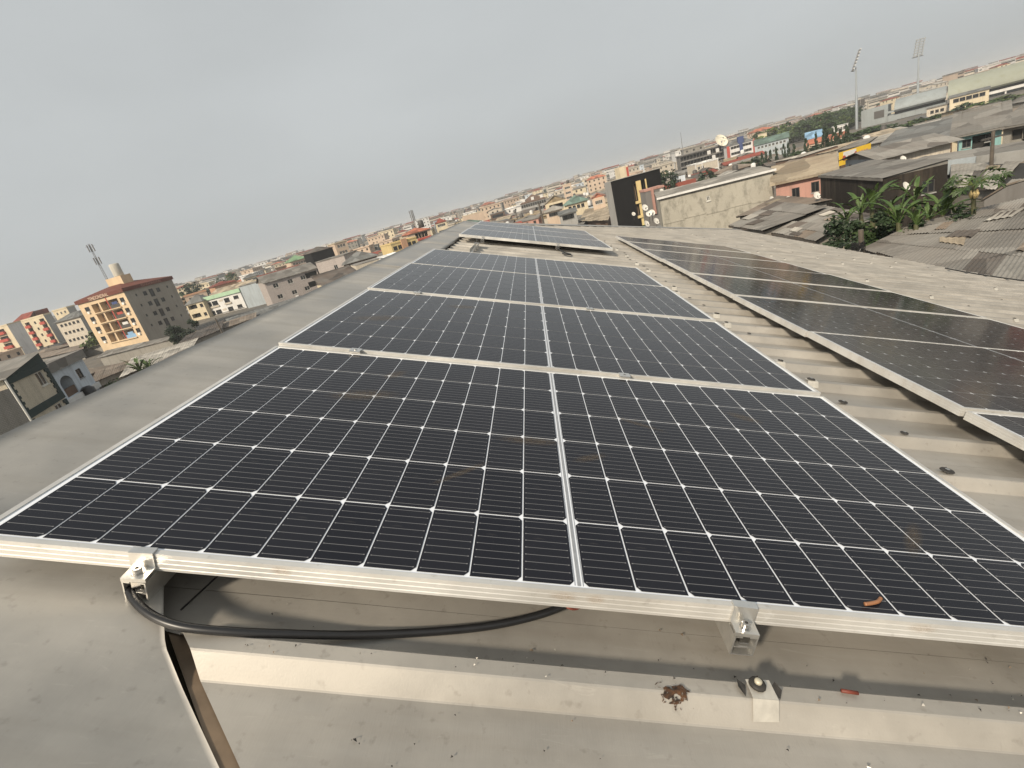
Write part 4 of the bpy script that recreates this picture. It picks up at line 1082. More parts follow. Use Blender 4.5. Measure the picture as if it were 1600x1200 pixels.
# yellow flats and red roofed flats
g = hero('apartment_block', 'pale yellow flats with an orange stair tower near the ridge', 'building', (650, 371, 190), (611, 384, 186), D=10, wall='yellow', wallR='greyrender', holesF=grid(5, 3, 1.5, 1.3, 0.9, 3.0, 0.4, 0.4), roof=('parapet', 'yellow', 0.4, 0.15), style='dark')
part(g, 'stair_tower', W['orange'], [(-g.W * 0.62, -g.W * 0.40, -0.6, -0.004, 0, g.H + 0.8)])
g = hero('apartment_block', 'red roofed flats with cluttered balconies and rooftop antennas', 'building', (671, 357, 205), (636, 367, 203), D=9, right=(682, 357), wall='peach', wallR='grey', holesF=grid(4, 3, 2.3, 1.9, 0.5, 3.0, 3.4, 0.3, 0.9), roof=('hip', 'terra', 1.6, 0.5), style='dark')
for r in range(3): part(g, 'balcony_band', W['red'], [(-g.W + 3.4, -0.2, -0.25, -0.004, g.H - 3.2 - 3 * r, g.H - 2.45 - 3 * r)])
mast(g.root, (-g.W * 0.45, 4, g.H + 0.8), 7.0)
mb = MB(); mb.tube([(0, 0, 0), (0, 0, 2.4), (0, 0, 2.8)], [1.1, 1.1, 0.6], 14); mb.build('water_tank', FRD, g.root, True, loc=(-g.W * 0.18, 4.5, g.H + 1.0))
g = hero('shed', 'bright white metal roof just over the ridge by the yellow flats', 'shed', (640, 396, 120), (615, 403, 118), D=7, wall='grey', roof=('shed', 'white', 0.9, 0.4, 8))
g = hero('house', 'small cream house with red attic behind the red roofed flats', 'house', (697, 345, 270), (680, 350, 270), D=9, wall='cream', holesF=grid(4, 3, 1.2, 1.2, 0.8, 3), roof=('hip', 'red', 2.0, 0.3))
g = hero('house', 'green roofed white shed beside the ridge end', 'house', (751, 345, 190), (727, 353, 188), D=8, wall='white', roof=('hip', 'green', 1.4, 0.4))
g = hero('apartment_block', 'large plain peach block on the skyline above the ridge end', 'building', (755, 330, 340), (728, 338, 338), D=16, wall='peach', roof=('flat', 'cream', 0.3, 0.1))
g = hero('house', 'dark walled flats right of the plain peach block', 'house', (788, 330, 300), (766, 336, 300), D=12, right=None, wall='brown', wallR='cream', holesF=grid(5, 3, 1.4, 1.6, 0.6, 3.2), roof=('flat', 'grey', 0.3, 0.2), style='dark')
# centre background
g = hero('apartment_block', 'long grey arcade building with maroon mansard roof in the centre distance', 'building', (853, 309, 330), (813, 320, 330), D=16, wall='grey', holesF=grid(11, 4, 1.2, 1.8, 0.7, 3.2, 0.3, 0.3, 0.5), roof=('hip', 'brown', 4.0, 0.3), style='dark')
for i in range(3):
    u = -g.W * (0.15 + 0.35 * i); part(g, 'dormer', W['white'], [(u - 0.9, u + 0.9, 1.4, 3.0, g.H + 0.5, g.H + 2.6)])
g = hero('apartment_block', 'orange apartment tower with square windows and rooftop tank', 'building', (892, 287, 300), (879, 291, 300), D=9, right=(898, 291), wall='peach', wallR='orange', holesF=grid(3, 5, 1.1, 1.1, 1.0, 2.6), holesR=grid(2, 5, 1.1, 1.1, 1.0, 2.6, face='R'), roof=('parapet', 'peach', 0.5, 0.1))
mb = MB(); mb.tube([(0, 0, 0), (0, 0, 1.6), (0, 0, 2.0)], [0.8, 0.8, 0.4], 12); mb.build('water_tank', FRD, g.root, True, loc=(-1.5, 4, g.H + 0.3))
g = hero('house', 'cream house with teal green roof in the centre distance', 'house', (917, 312, 190), (882, 321, 190), D=10, wall='cream', holesF=grid(4, 1, 1.1, 1.2, 0.8, 3), roof=('hip', 'green', 2.4, 0.6), style='dark')
g = hero('house', 'bright peach house left of the black building', 'house', (944, 306, 175), (925, 312, 175), D=9, wall='peach', holesF=grid(3, 2, 1.0, 1.1, 0.9, 2.8), roof=('gabley', 'terra', 1.2, 0.4))
g = hero('house', 'cream house with brown verandah left of the teal roof', 'house', (884, 311, 215), (852, 322, 215), D=12, wall='cream', holesF=lambda g: [(1.5, g.H - 3, g.W - 1.5, g.H - 0.8, 1.5, 1)], roof=('gabley', 'ochre', 2.4, 0.6))
g = hero('house', 'low orange house with dark windows below the verandah house', 'house', (878, 325, 160), (853, 333, 160), D=8, wall='peach', holesF=grid(4, 1, 1.2, 1.0, 0.6, 3), roof=('hip', 'pale', 1.2, 0.5), style='dark')
g = hero('house', 'dark blue trimmed low shed before the teal roofed house', 'house', (900, 330, 150), (874, 338, 150), D=6, wall='grey', holesF=grid(6, 1, 1.0, 1.2, 0.4, 3), roof=('shed', 'slate', 0.8, 0.4), style='dark')
# black building
g = hero('apartment_block', 'tall black painted building with a yellow stair strip and grey side', 'building', (954, 284, 112), (944, 287), ang=6, right=(1031, 264), wall='grey', wallR='black', holesR=lambda g: [(g.D * 0.42, g.H - 5.0, g.D * 0.48, g.H - 1.6, 0.7, 3), (g.D * 0.585, g.H - 4.6, g.D * 0.665, g.H - 1.3, 0.7, 1), (g.D * 0.42, g.H - 8.0, g.D * 0.48, g.H - 5.6, 0.7, 3), (g.D * 0.585, g.H - 7.6, g.D * 0.665, g.H - 5.6, 0.7, 1)])
part(g, 'yellow_strip', W['yellow'], [(0.004, 0.25, g.D * 0.485, g.D * 0.58, g.H - 10.0, g.H - 1.2)]); part(g, 'yellow_strip', W['yellow'], [(0.004, 0.2, g.D * 0.67, g.D * 0.695, g.H - 8.0, g.H - 1.2)])
for zz in (5.5, 8.4): part(g, 'yellow_landing', W['yellow'], [(0.004, 0.5, g.D * 0.42, g.D * 0.69, g.H - zz, g.H - zz + 0.5)])
part(g, 'teal_tank', plain('teal_plastic', (0.02, 0.28, 0.22), 0.5), [(0.3, 1.6, g.D * 0.45, g.D * 0.60, g.H - 11.4, g.H - 10.2)])
part(g, 'rooftop_room', W['cream'], [(-4, -0.6, g.D * 0.22, g.D * 0.40, g.H, g.H + 2.2)]); part(g, 'rooftop_door', W['red'], [(-0.59, -0.5, g.D * 0.36, g.D * 0.40, g.H, g.H + 1.9)])
part(g, 'coping', W['grey'], [(-0.1, 0.25, -0.1, g.D + 0.1, g.H, g.H + 0.12)])
g = hero('house', 'dark grey annexe with pink edges below the black building', 'house', (1008, 300, 96), (1000, 303), ang=6, right=(1037, 292), wall='frame', wallR='frame', roof=('flat', 'pink', 0.35, 0.1))
part(g, 'pink_post', W['pink'], [(0.004, 0.3, g.D * 0.30, g.D * 0.42, g.H - 4, g.H - 0.01)])
# long stained concrete building
g = hero('warehouse', 'long stained concrete wall building with a thin metal roof edge', 'building', (1207, 266, 63.6), (1032, 322, 62), D=6, wall='concrete', wallR='concrete', holesF=lambda g: [(g.W * 0.42, g.H - 1.5, g.W * 0.42 + 0.35, g.H - 1.0, 0.2)], roof=('shed', 'pale', 0.35, 0.25, 40))
for k in range(5): part(g, 'wall_ledge', W['concrete'], [(-g.W * (1 - 0.2 * k) + 0.05, -g.W * (0.8 - 0.2 * k) - 0.05, -0.05, -0.004, g.H - 2.9 + 0.12 * (k % 2), g.H - 2.75 + 0.12 * (k % 2))])
part(g, 'eave_strip', W['white'], [(-g.W - 0.3, 0.3, -0.32, -0.26, g.H - 0.1, g.H + 0.12)])
# concrete skeleton with dish
P = at(1165, 224, 330)
g = hero('apartment_block', 'unfinished grey concrete frame building of many bays in the right distance', 'building', (1140, 224, 335), (1062, 245, 330), D=14, wall='frame', holesF=grid(15, 5, 1.75, 2.3, 0.5, 3.0, 0.2, 0.2, 1.8), holesR=grid(5, 5, 2.0, 2.3, 0.5, 3.0, 0.3, 0.3, 1.8, face='R'), roof=('flat', 'frame', 0.5, 0.5), wins=False)
for i in range(3): part(g, 'bright_infill', W['white'], [(-g.W * 0.45 + i * 2.3, -g.W * 0.45 + i * 2.3 + 1.8, -0.1, -0.004, g.H - 2.8 - 3 * (i % 2), g.H - 0.8 - 3 * (i % 2))])
for i in range(3): part(g, 'red_column', W['red'], [(-g.W * 0.12 + i * 2.4, -g.W * 0.12 + i * 2.4 + 0.5, -0.15, -0.004, g.H - 8, g.H - 0.1)])
dish = empty('satellite_dish', None, Vector((P.x, P.y, P.z)) - Vector((14, 1, 0)))
tag(dish, 'big cream satellite dish on the concrete frame building', 'satellite dish')
dc = at(1127, 219, 332); dish.location = (dc.x, dc.y, dc.z - 3.6)
mb = MB(); rings = []
axd = Vector((0.30, -0.80, 0.52)).normalized(); e1 = Vector((0, 0, 1)).cross(axd).normalized(); e2 = axd.cross(e1)
for i in range(7):
    r = 3.7 * i / 6; rings.append([Vector((0, 0, 3.4)) + e1 * (r * math.cos(q * math.pi / 12)) + e2 * (r * math.sin(q * math.pi / 12)) + axd * (0.055 * r * r - 0.5) for q in range(24)])
for a, b_ in zip(rings, rings[1:]):
    for q in range(24): mb.quad(a[q], a[(q + 1) % 24], b_[(q + 1) % 24], b_[q])
mb.build('reflector', plain('dish_cream', (0.72, 0.67, 0.54), 0.6, 0, 0.08, 0.5), dish, True)
mb = MB(); f0 = Vector((0, 0, 3.4)) + axd * 1.9
for q in range(3): mb.tube([rings[-1][q * 8], f0], 0.07, 5)
mb.box(-0.25, 0.25, -0.25, 0.25, 0, 0.5, M=Matrix.Translation(f0)); mb.build('feed_horn', MASTM, dish)
mb = MB(); mb.tube([(0, 0, -1), (0, 0, 3.2)], [0.5, 0.35], 8); mb.build('pedestal', MASTM, dish)
mb = MB(); pm = at(1068, 245, 360); mb.tube([pm - Vector((0, 0, 8)), pm + Vector((0, 0, 14))], [0.35, 0.08], 6)
tag(mb.build('antenna_mast', MASTM), 'thin antenna mast left of the concrete frame building', 'mast')
# white flats with red ends and blue stair
def wrb(g):
    h = []
    for r in range(4):
        for i in (0, 1, 2, 3, 5, 6, 7, 8):
            u = g.W * (i + 0.5) / 9; h.append((u - 0.75, g.H - 2.0 - 2.9 * r, u + 0.75, g.H - 0.7 - 2.9 * r, 0.4, 1))
    return h
g = hero('apartment_block', 'white flats with red end walls and a blue stair tower', 'building', (1178, 218, 318), (1137, 230, 315), D=10, wall='white', wallR='red', holesF=wrb, roof=('hip', 'slate', 2.6, 0.3), wins=False)
part(g, 'blue_stair', W['navy'], [(-g.W * 0.56, -g.W * 0.44, -0.5, -0.004, 0, g.H + 0.5)]); part(g, 'blue_gable', W['navy'], [(-g.W * 0.60, -g.W * 0.38, -0.3, 2.0, g.H + 0.01, g.H + 3.2)])
part(g, 'red_end', W['red'], [(-g.W - 0.6, -g.W + 0.8, -0.4, -0.004, 0, g.H)]); part(g, 'red_end', W['red'], [(-0.7, 0.3, -0.4, -0.004, 0, g.H)])
g = hero('apartment_block', 'tan block with white grid lines before the concrete frame', 'building', (1122, 248, 250), (1086, 258, 246), D=9, wall='stucco', holesF=lambda g: [(1 + 1.6 * i, g.H - 2.3 - 3.4 * r, 2.1 + 1.6 * i, g.H - 1.1 - 3.4 * r, 0.2) for i in range(2) for r in range(3)], roof=('parapet', 'white', 0.4, 0.1))
for r in range(4): part(g, 'white_band', W['white'], [(-g.W, 0.02, -0.12, -0.004, g.H - 0.2 - 3.4 * r, g.H + 0.1 - 3.4 * r)])
for u in (-g.W, -g.W * 0.72, -0.35): part(g, 'white_post', W['white'], [(u, u + 0.35, -0.13, -0.003, 0, g.H - 0.25)])
g = hero('house', 'small pale blue house with maroon lean-to behind the concrete wall', 'house', (1070, 272, 150), (1051, 279, 150), D=6, wall='bluewhite', holesF=grid(1, 1, 1.0, 1.0, 0.9, 3), roof=('flat', 'grey', 0.2, 0.2))
mb = MB(); mb.quad((-g.W - 3, -2.2, g.H - 2.6), (2.5, -2.2, g.H - 2.6), (2.5, -0.02, g.H - 1.6), (-g.W - 3, -0.02, g.H - 1.6)); mb.build('lean_to_roof', TIN['red'], g.root)
g = hero('apartment_block', 'cream end wall block right of the white flats', 'building', (1198, 207, 380), (1184, 211, 380), D=10, wall='cream', roof=('flat', 'tan', 0.3, 0.2))
g = hero('house', 'long sage walled building with a green roof right of the white flats', 'building', (1232, 214, 300), (1179, 229, 300), D=12, wall='bluegrey', holesF=grid(8, 2, 1.0, 1.1, 0.9, 3), roof=('gablex', 'green', 2.4, 0.5, 16))
g = hero('house', 'light blue roofed house behind the dark columnar trees', 'house', (1284, 212, 230), (1260, 219, 230), D=9, wall='orange', wallR='cream', holesF=grid(4, 1, 1.0, 1.2, 0.9, 3), roof=('gablex', 'blue', 2.2, 0.5, 12))
g = hero('house', 'orange and cream house with arches among the columnar trees', 'house', (1322, 211, 215), (1262, 228, 215), D=8, wall='peach', holesF=grid(8, 1, 1.0, 1.4, 0.8, 3), roof=('gablex', 'terra', 1.2, 0.4, 12), style='dark')
g = hero('house', 'long white container house on the bank below the stadium', 'house', (1325, 193, 330), (1300, 200, 330), D=6, wall='white', holesF=grid(4, 1, 1.0, 1.6, 0.7, 3), roof=('flat', 'white', 0.2, 0.2))
g = hero('house', 'small salmon house on the ridge of trees by the stadium', 'house', (1295, 178, 420), (1285, 182, 420), D=8, wall='peach', holesF=grid(2, 2, 1.2, 1.4, 0.9, 3), roof=('gabley', 'terra', 2.0, 0.4))
# ================================================================== right side: shacks and long roofs below our eave
def onz(u, v, z):
    d = ray(u, v); return CAM + d * ((z - CAM.z) / d.z)
def sheet_mesh(p00, p10, p11, p01, n, amp, lift):
    mb = MB(); corr(mb, p00, p10, p11, p01, n, amp)
    return mb
def shanty(label, cs, tin='grey', wall='block', n=6, m=2, single=True, nr=10, amp=0.035, group=None, drop=None, over=0.35, seed=1, wallh=None, miss=0.0):
    """low house from four roof corners (pixel u, v, roof height z): near-left, near-right, far-right, far-left"""
    rnd = random.Random(seed)
    c = [onz(*q) for q in cs]
    nrm_ = (c[1] - c[0]).cross(c[3] - c[0])            # bring the fourth corner onto the plane of the other three
    dd_ = ray(cs[2][0], cs[2][1]); den = dd_.dot(nrm_)
    if abs(den) > 1e-6:
        tt = (c[0] - CAM).dot(nrm_) / den
        if tt > 0 and (CAM + dd_ * tt - c[2]).length < 0.6 * (c[2] - c[0]).length: c[2] = CAM + dd_ * tt
        else: c[2] = c[1] + c[3] - c[0]
    ctr = sum(c, Vector()) / 4
    root = empty('tin_roofed_house', None, Vector((ctr.x, ctr.y, GZ)))
    tag(root, label, 'house', group)
    T = Vector((ctr.x, ctr.y, GZ)); c = [q - T for q in c]
    def P(s, q): return (c[0].lerp(c[1], s)).lerp(c[3].lerp(c[2], s), q)
    allmb = MB()
    for j in range(m):
        for i in range(n):
            if rnd.random() < miss: continue
            s0, s1 = i / n, (i + 1) / n + 0.06 / n; q0, q1 = max(0, j / m - 0.05 / m) - (rnd.uniform(0, 0.04) if j == 0 else 0), (j + 1) / m
            up = Vector((0, 0, 0.02 * j + rnd.uniform(0, 0.012) + 0.008 * (i % 2)))
            tl = Vector((0, 0, rnd.uniform(-0.012, 0.02)))
            mb = MB() if single else allmb
            corr(mb, P(s0, q0) + up, P(s1, q0) + up + tl, P(s1, q1) + up + tl, P(s0, q1) + up, nr, amp)
            if single: mb.build('roof_sheet', TIN[tin if rnd.random() < 0.8 else rnd.choice(['grey', 'rust', 'dark'])], root)
    if not single: allmb.build('roof', TIN[tin], root)
    else:
        for k in range(max(2, n * m // 5)):          # odd sheets laid over leaks
            s0, q0 = rnd.uniform(0.02, 0.8), rnd.uniform(0.05, 0.7); ds, dq = rnd.uniform(0.5, 1.2) / n, rnd.uniform(0.25, 0.7) / m; sk = rnd.uniform(-0.03, 0.03)
            up = Vector((0, 0, 0.045 + 0.02 * min(m - 1, int((q0 + dq) * m)))); mb = MB()
            corr(mb, P(s0, q0) + up, P(s0 + ds, q0 + sk) + up, P(s0 + ds + sk, q0 + dq) + up, P(s0 + sk, q0 + dq) + up, 8, amp)
            mb.build('patch_sheet', TIN[rnd.choice(['pale', 'rust', 'dark', 'tan'])], root)
    # dark underside and walls
    mb = MB(); ins = [P(0.04, 0.05), P(0.96, 0.05), P(0.96, 0.95), P(0.04, 0.95)]
    dz = Vector((0, 0, -0.12))
    low = 0.0
    for a, b_ in zip(ins, ins[1:] + ins[:1]): mb.quad((a.x, a.y, low), (b_.x, b_.y, low), b_ + dz, a + dz)
    mb.build('wall', W[wall], root)
    mb = MB(); mb.quad(*[q + dz * 0.8 for q in (P(0, 0), P(1, 0), P(1, 1), P(0, 1))]); mb.build('soffit', DARKIN, root)
    mb = MB()
    for a, b_ in ((P(0, 0), P(1, 0)),): mb.quad(a + Vector((0, 0, 0.0)), b_, b_ + dz * 1.2, a + dz * 1.2)
    mb.build('fascia', TIN['dark'], root)
    HEROES.append((ctr.x, ctr.y, max((c[0] - c[2]).length, (c[1] - c[3]).length) * 0.36))
    return root
shanty('large grey corrugated neighbour roof just below our eave at the right', [(1346, 388, -4.9), (1720, 500, -4.9), (1760, 276, -4.9), (1428, 352, -4.9)], 'grey', 'block', 9, 4, True, 14, 0.03, seed=3)
shanty('flat weathered roof touching our eave at its far corner', [(1138, 352, -5.0), (1192, 360, -5.0), (1292, 324, -4.7), (1212, 316, -4.7)], 'grey', 'block', 5, 3, True, 8, 0.03, seed=4)
shanty('small roof with pale streaks below the eave, left of the cream wall', [(1196, 362, -5.3), (1274, 376, -5.3), (1314, 352, -5.0), (1232, 346, -5.0)], 'grey', 'block', 5, 2, True, 8, 0.03, seed=5)
shanty('roof with a broken right edge in front of the banana plants', [(1234, 346, -5.1), (1316, 353, -5.1), (1392, 341, -4.8), (1288, 322, -4.8)], 'grey', 'stucco', 5, 2, True, 8, 0.03, seed=6, miss=0.08)
shanty('dark and white scrap roof beside the wire wrapped post', [(1330, 388, -5.6), (1358, 390, -5.6), (1414, 356, -5.3), (1344, 358, -5.3)], 'dark', 'stucco', 3, 2, True, 8, 0.03, seed=7)
shanty('low patched roof below the stained concrete wall', [(1150, 338, -6.4), (1212, 330, -6.4), (1300, 312, -6.2), (1215, 306, -6.2)], 'rust', 'block', 5, 2, True, 6, 0.03, seed=8)
shanty('narrow tin roof strip right of the banana plants', [(1480, 344, -5.6), (1560, 322, -5.6), (1600, 312, -5.4), (1500, 334, -5.4)], 'dark', 'brown', 4, 1, True, 8, 0.03, seed=9)
shanty('pale shed roof with a ribbed side wall at the right edge', [(1532, 312, -6.4), (1640, 282, -6.4), (1660, 262, -5.9), (1572, 288, -5.9)], 'pale', 'frame', 4, 1, True, 10, 0.04, seed=10)
shanty('broken patchwork roof behind the papaya tree', [(1484, 292, -7.0), (1590, 296, -7.0), (1650, 250, -6.6), (1486, 258, -6.6)], 'pale', 'block', 7, 3, True, 6, 0.03, seed=11, miss=0.1)
shanty('scrap roof with dark gaps at the right edge above the pale shed', [(1560, 290, -7.4), (1660, 262, -7.4), (1660, 236, -7.0), (1545, 268, -7.0)], 'rust', 'block', 6, 2, True, 6, 0.03, seed=12, miss=0.15)
# pink house with lean-to
g = hero('house', 'long pink walled house with shuttered windows behind the burnt wall', 'house', (1302, 266, 62), (1212, 290, 62), D=9, wall='pink', holesF=lambda g: [(g.W * 0.28, g.H - 1.9, g.W * 0.28 + 0.7, g.H - 0.9, 0.2), (g.W * 0.62, g.H - 1.7, g.W * 0.62 + 0.7, g.H - 0.7, 0.2)], roof=('gablex', 'tan', 1.4, 0.5, 30), style='dark')
mb = MB(); corr(mb, (-g.W * 0.98, -4.2, g.H - 3.6), (-1.2, -4.2, g.H - 3.4), (-1.0, -0.02, g.H - 2.1), (-g.W * 0.95, -0.02, g.H - 2.3), 24, 0.04); mb.build('lean_to_roof', TIN['grey'], g.root)
# burnt house
g = hero('house', 'soot blackened house walls behind the banana plants', 'house', (1380, 279, 47), (1282, 284, 59), right=(1481, 258), wall='soot', wallR='soot', holesR=lambda g: [(2.4, g.H - 1.7, 3.2, g.H - 0.8, 0.15)], roof=('shed', 'grey', 0.3, 0.15, 20), style='dark')
# grey-blue house with four windows
g = hero('house', 'pale blue house with four dark windows and grey gable roof at the right', 'house', (1379, 248, 68), (1321, 253, 76), D=6, wall='bluegrey', wallR='stucco', holesF=lambda g: [(g.W * q, g.H - 1.6, g.W * q + 0.75, g.H - 0.5, 0.2) for q in (0.10, 0.36, 0.56, 0.78)], roof=('gabley', 'grey', 0.9, 0.8, 10), style='dark')
# banner
bp_ = [onz(1312, 262, -7.2), onz(1362, 246, -7.2)]
bn = empty('billboard', None, Vector((bp_[0].x, bp_[0].y, GZ)), math.atan2(bp_[1].y - bp_[0].y, bp_[1].x - bp_[0].x))
tag(bn, 'yellow advertising banner over the roofs by the pale blue house', 'billboard')
bl = (bp_[1] - bp_[0]).length * 0.98; bz = -7.2 - GZ
mb = MB(); mb.box(0, bl, 0, 0.08, bz + 0.2, bz + 1.9); mb.build('board', plain('banner_yellow', (0.72, 0.46, 0.03), 0.6, 0, 0.08, 0.6), bn)
mb = MB(); mb.box(bl * 0.12, bl * 0.52, -0.03, -0.004, bz + 0.9, bz + 1.8); mb.build('white_field', W['white'], bn)
for q, zz, rr in ((0.14, 1.05, 0.32), (0.28, 1.0, 0.22), (0.50, 1.2, 0.26)):
    mb = MB(); mb.tube([(bl * q, -0.032, bz + zz), (bl * q, -0.045, bz + zz)], rr, 16); mb.build('red_disc', W['red'], bn)
mb = MB()
for q in range(4): mb.box(bl * (0.60 + 0.08 * q), bl * (0.66 + 0.08 * q), -0.012, -0.004, bz + 1.2, bz + 1.35)
mb.build('printed_line', W['orange'], bn)
mb = MB()
for q in (0.03, 0.5, 0.97): mb.box(bl * q - 0.05, bl * q + 0.05, 0.085, 0.18, 0, bz + 1.7)
mb.build('post', FRD, bn)
# long fascia building, turquoise house, corrugated white wall and cream wall
g = hero('house', 'long low building with a pale blue grey fascia across the right side', 'house', (1660, 226, 57), (1404, 257, 62), D=3.5, wall='frame', holesF=lambda g: [(g.W * q, 6.6, g.W * q + 1.1, g.H - 1.3, 0.3) for q in (0.2, 0.45, 0.72, 0.76, 0.9)], roof=('shed', 'grey', 0.25, 0.3, 40))
part(g, 'fascia_board', W['bluegrey'], [(-g.W - 0.2, -g.W * 0.45, -0.45, -0.32, g.H - 1.05, g.H + 0.1)]); part(g, 'fascia_board', W['grey'], [(-g.W * 0.445, 0.2, -0.45, -0.32, g.H - 1.1, g.H + 0.1)])
g = hero('house', 'turquoise and white house under a big grey roof at the upper right', 'house', (1566, 198, 86), (1499, 210, 86), D=9, wall='turq', wallR='bluewhite', holesF=lambda g: [(g.W * 0.08, g.H - 1.5, g.W * 0.08 + 0.8, g.H - 0.6, 0.2), (g.W * 0.32, g.H - 2.4, g.W * 0.32 + 1.6, g.H - 0.4, 0.6, 1), (g.W * 0.62, g.H - 1.3, g.W * 0.62 + 0.7, g.H - 0.5, 0.2), (g.W * 0.80, g.H - 1.9, g.W * 0.80 + 0.9, g.H - 0.4, 0.4, 1)], roof=('shed', 'grey', 2.2, 0.9, 24), style='dark')
g = hero('house', 'grey block house with a maroon door right of the turquoise house', 'house', (1680, 178, 84), (1568, 199, 86), D=9, wall='block', holesF=lambda g: [(g.W * 0.13, g.H - 1.6, g.W * 0.13 + 1.7, g.H - 0.5, 0.3), (g.W * 0.29, g.H - 2.6, g.W * 0.29 + 0.9, g.H - 0.5, 0.3)], roof=('shed', 'grey', 2.4, 0.9, 24), style='dark')
g = hero('shed', 'shed with a white ribbed metal side above the cream wall', 'shed', (1498, 211, 100), (1368, 243, 102), D=12, wall='bluewhite', roof=('shed', 'slate', 1.8, 0.4, 40))
mb = MB()
for q in range(40):
    u = -g.W * 0.45 + q * g.W * 0.45 / 40; mb.box(u, u + g.W * 0.45 / 80, -0.08, -0.004, 0, g.H - 0.2)
mb.build('ribbed_cladding', W['white'], g.root)
g = hero('boundary_wall', 'sunlit cream wall with a brown door below the ribbed shed', 'wall', (1496, 219, 86), (1406, 246, 82), D=5, wall='cream', wallR='brown', holesF=lambda g: [(g.W - 2.4, g.H - 1.7, g.W - 0.6, g.H - 0.1, 0.1)], wins=False, roof=('flat', 'grey', 0.08, 0.1))
part(g, 'brown_door', W['brown'], [(-2.4, -0.6, 0.02, 0.09, g.H - 1.7, g.H - 0.11)])
part(g, 'brick_patch', W['brown'], [(-g.W + 0.3, -g.W + 3.6, -0.06, -0.004, g.H - 1.6, g.H - 0.35)])
LR = [((1204, 254), (1402, 218), (1402, 206), (1286, 232), -9.2, 'tan', 'longest brown roof strip left of the banner'), ((1206, 266), (1312, 252), (1316, 240), (1232, 251), -8.8, 'rust', 'brown market roof with dark eave behind the pink house'),
      ((1366, 232), (1600, 178), (1600, 166), (1400, 212), -9.6, 'rust', 'wide rusty roof band below the garden trees'), ((1400, 214), (1560, 172), (1560, 164), (1430, 196), -10.2, 'tan', 'pale brown roof band nearer the garden trees'),
      ((1300, 250), (1372, 238), (1372, 228), (1306, 240), -8.9, 'slate', 'grey roof strip behind the yellow banner'), ((1230, 240), (1300, 226), (1300, 220), (1240, 232), -10.5, 'tan', 'small brown roof among the columnar trees')]
NTH = ('first', 'second', 'third', 'fourth', 'fifth')
def strip(i, a, b_, c_, d_, zz, tn, lb, k, sd):
    rn = random.Random(sd)
    for q in range(k):
        s0, s1 = q / k + 0.012, (q + 1) / k - 0.012; L = lambda p, r, s_: (p[0] + (r[0] - p[0]) * s_, p[1] + (r[1] - p[1]) * s_)
        z0 = zz + rn.uniform(-0.5, 0.35)
        shanty('%s, %s section from the left' % (lb, NTH[q]), [(*L(a, b_, s0), z0), (*L(a, b_, s1), z0), (*L(d_, c_, s1), z0 + 0.7), (*L(d_, c_, s0), z0 + 0.7)], rn.choice([tn, tn, 'grey', 'rust', 'pale']), rn.choice(['brown', 'stucco', 'bluewhite', 'block']), 6, 2, False, 6, 0.06, 'sections of roof: ' + lb, seed=sd + q)
for i, (a, b_, c_, d_, zz, tn, lb) in enumerate(LR): strip(i, a, b_, c_, d_, zz, tn, lb, (4, 3, 4, 3, 2, 2)[i], 40 + 7 * i)
# left side shacks below the ridge
LL = [((186, 590), (300, 545), (310, 528), (205, 560), -11.0, 'pale', 'cream tin roof behind the left banana plant'), ((140, 600), (200, 575), (205, 562), (150, 580), -11.2, 'rust', 'brown roof left of the banana plant by the white house'),
      ((150, 560), (270, 530), (300, 518), (165, 548), -11.4, 'grey', 'long grey roof at the foot of the tan block'), ((270, 545), (345, 515), (350, 500), (290, 525), -11.0, 'dark', 'dark patched roof right of the round tree'),
      ((360, 509), (480, 469), (470, 462), (352, 499), -11.6, 'slate', 'long slate roof with a pale eave below the tiled block'),
      ((20, 570), (130, 545), (130, 538), (30, 560), -10.6, 'rust', 'rusty roof behind the green and white houses'), ((90, 556), (165, 536), (170, 528), (95, 546), -11.0, 'tan', 'tan roof strip left of the tan block'),
      ((300, 530), (400, 496), (400, 488), (305, 518), -11.4, 'rust', 'rusty roof strip below the white block')]
for i, (a, b_, c_, d_, zz, tn, lb) in enumerate(LL):
    shanty(lb, [(*a, zz), (*b_, zz), (*c_, zz + 0.8), (*d_, zz + 0.8)], tn, 'block', 8, 2, False, 5, 0.05, seed=60 + i)
# centre, just past the far end of our roof
shanty('sandy roof yard left of the black building', [(905, 345, -11.2), (950, 344, -11.2), (958, 322, -10.6), (915, 326, -10.6)], 'tan', 'brown', 6, 2, False, 5, 0.05, seed=80)
shanty('grey roof corner before the sandy roof in the centre', [(885, 350, -11.6), (912, 350, -11.6), (925, 334, -11.2), (890, 338, -11.2)], 'grey', 'brown', 5, 2, False, 5, 0.05, seed=81)

# satellite dishes
DM = plain('dish_grey', (0.62, 0.60, 0.55), 0.55, 0, 0.1, 3)
mb = MB(); rg = []
for i in range(5):
    r = 0.40 * i / 4; rg.append([Vector((r * math.cos(q * math.pi / 8), 0.12 - 0.55 * r * r, r * math.sin(q * math.pi / 8) * 1.1)) for q in range(16)])
for a, b_ in zip(rg, rg[1:]):
    for q in range(16): mb.quad(a[q], a[(q + 1) % 16], b_[(q + 1) % 16], b_[q])
DISHM = mb.mesh('reflector', DM, True)
mb = MB(); mb.tube([(0, 0.02, -0.4), (0, -0.45, -0.05)], 0.015, 5); mb.box(-0.04, 0.04, -0.5, -0.4, -0.1, 0.0); mb.tube([(0, -0.1, 0), (0, 0.2, -0.9)], 0.03, 6); mb.tube([(0, 0.2, -0.9), (0, 0.2, -1.3)], 0.03, 6); ARMM = mb.mesh('bracket', FRD)
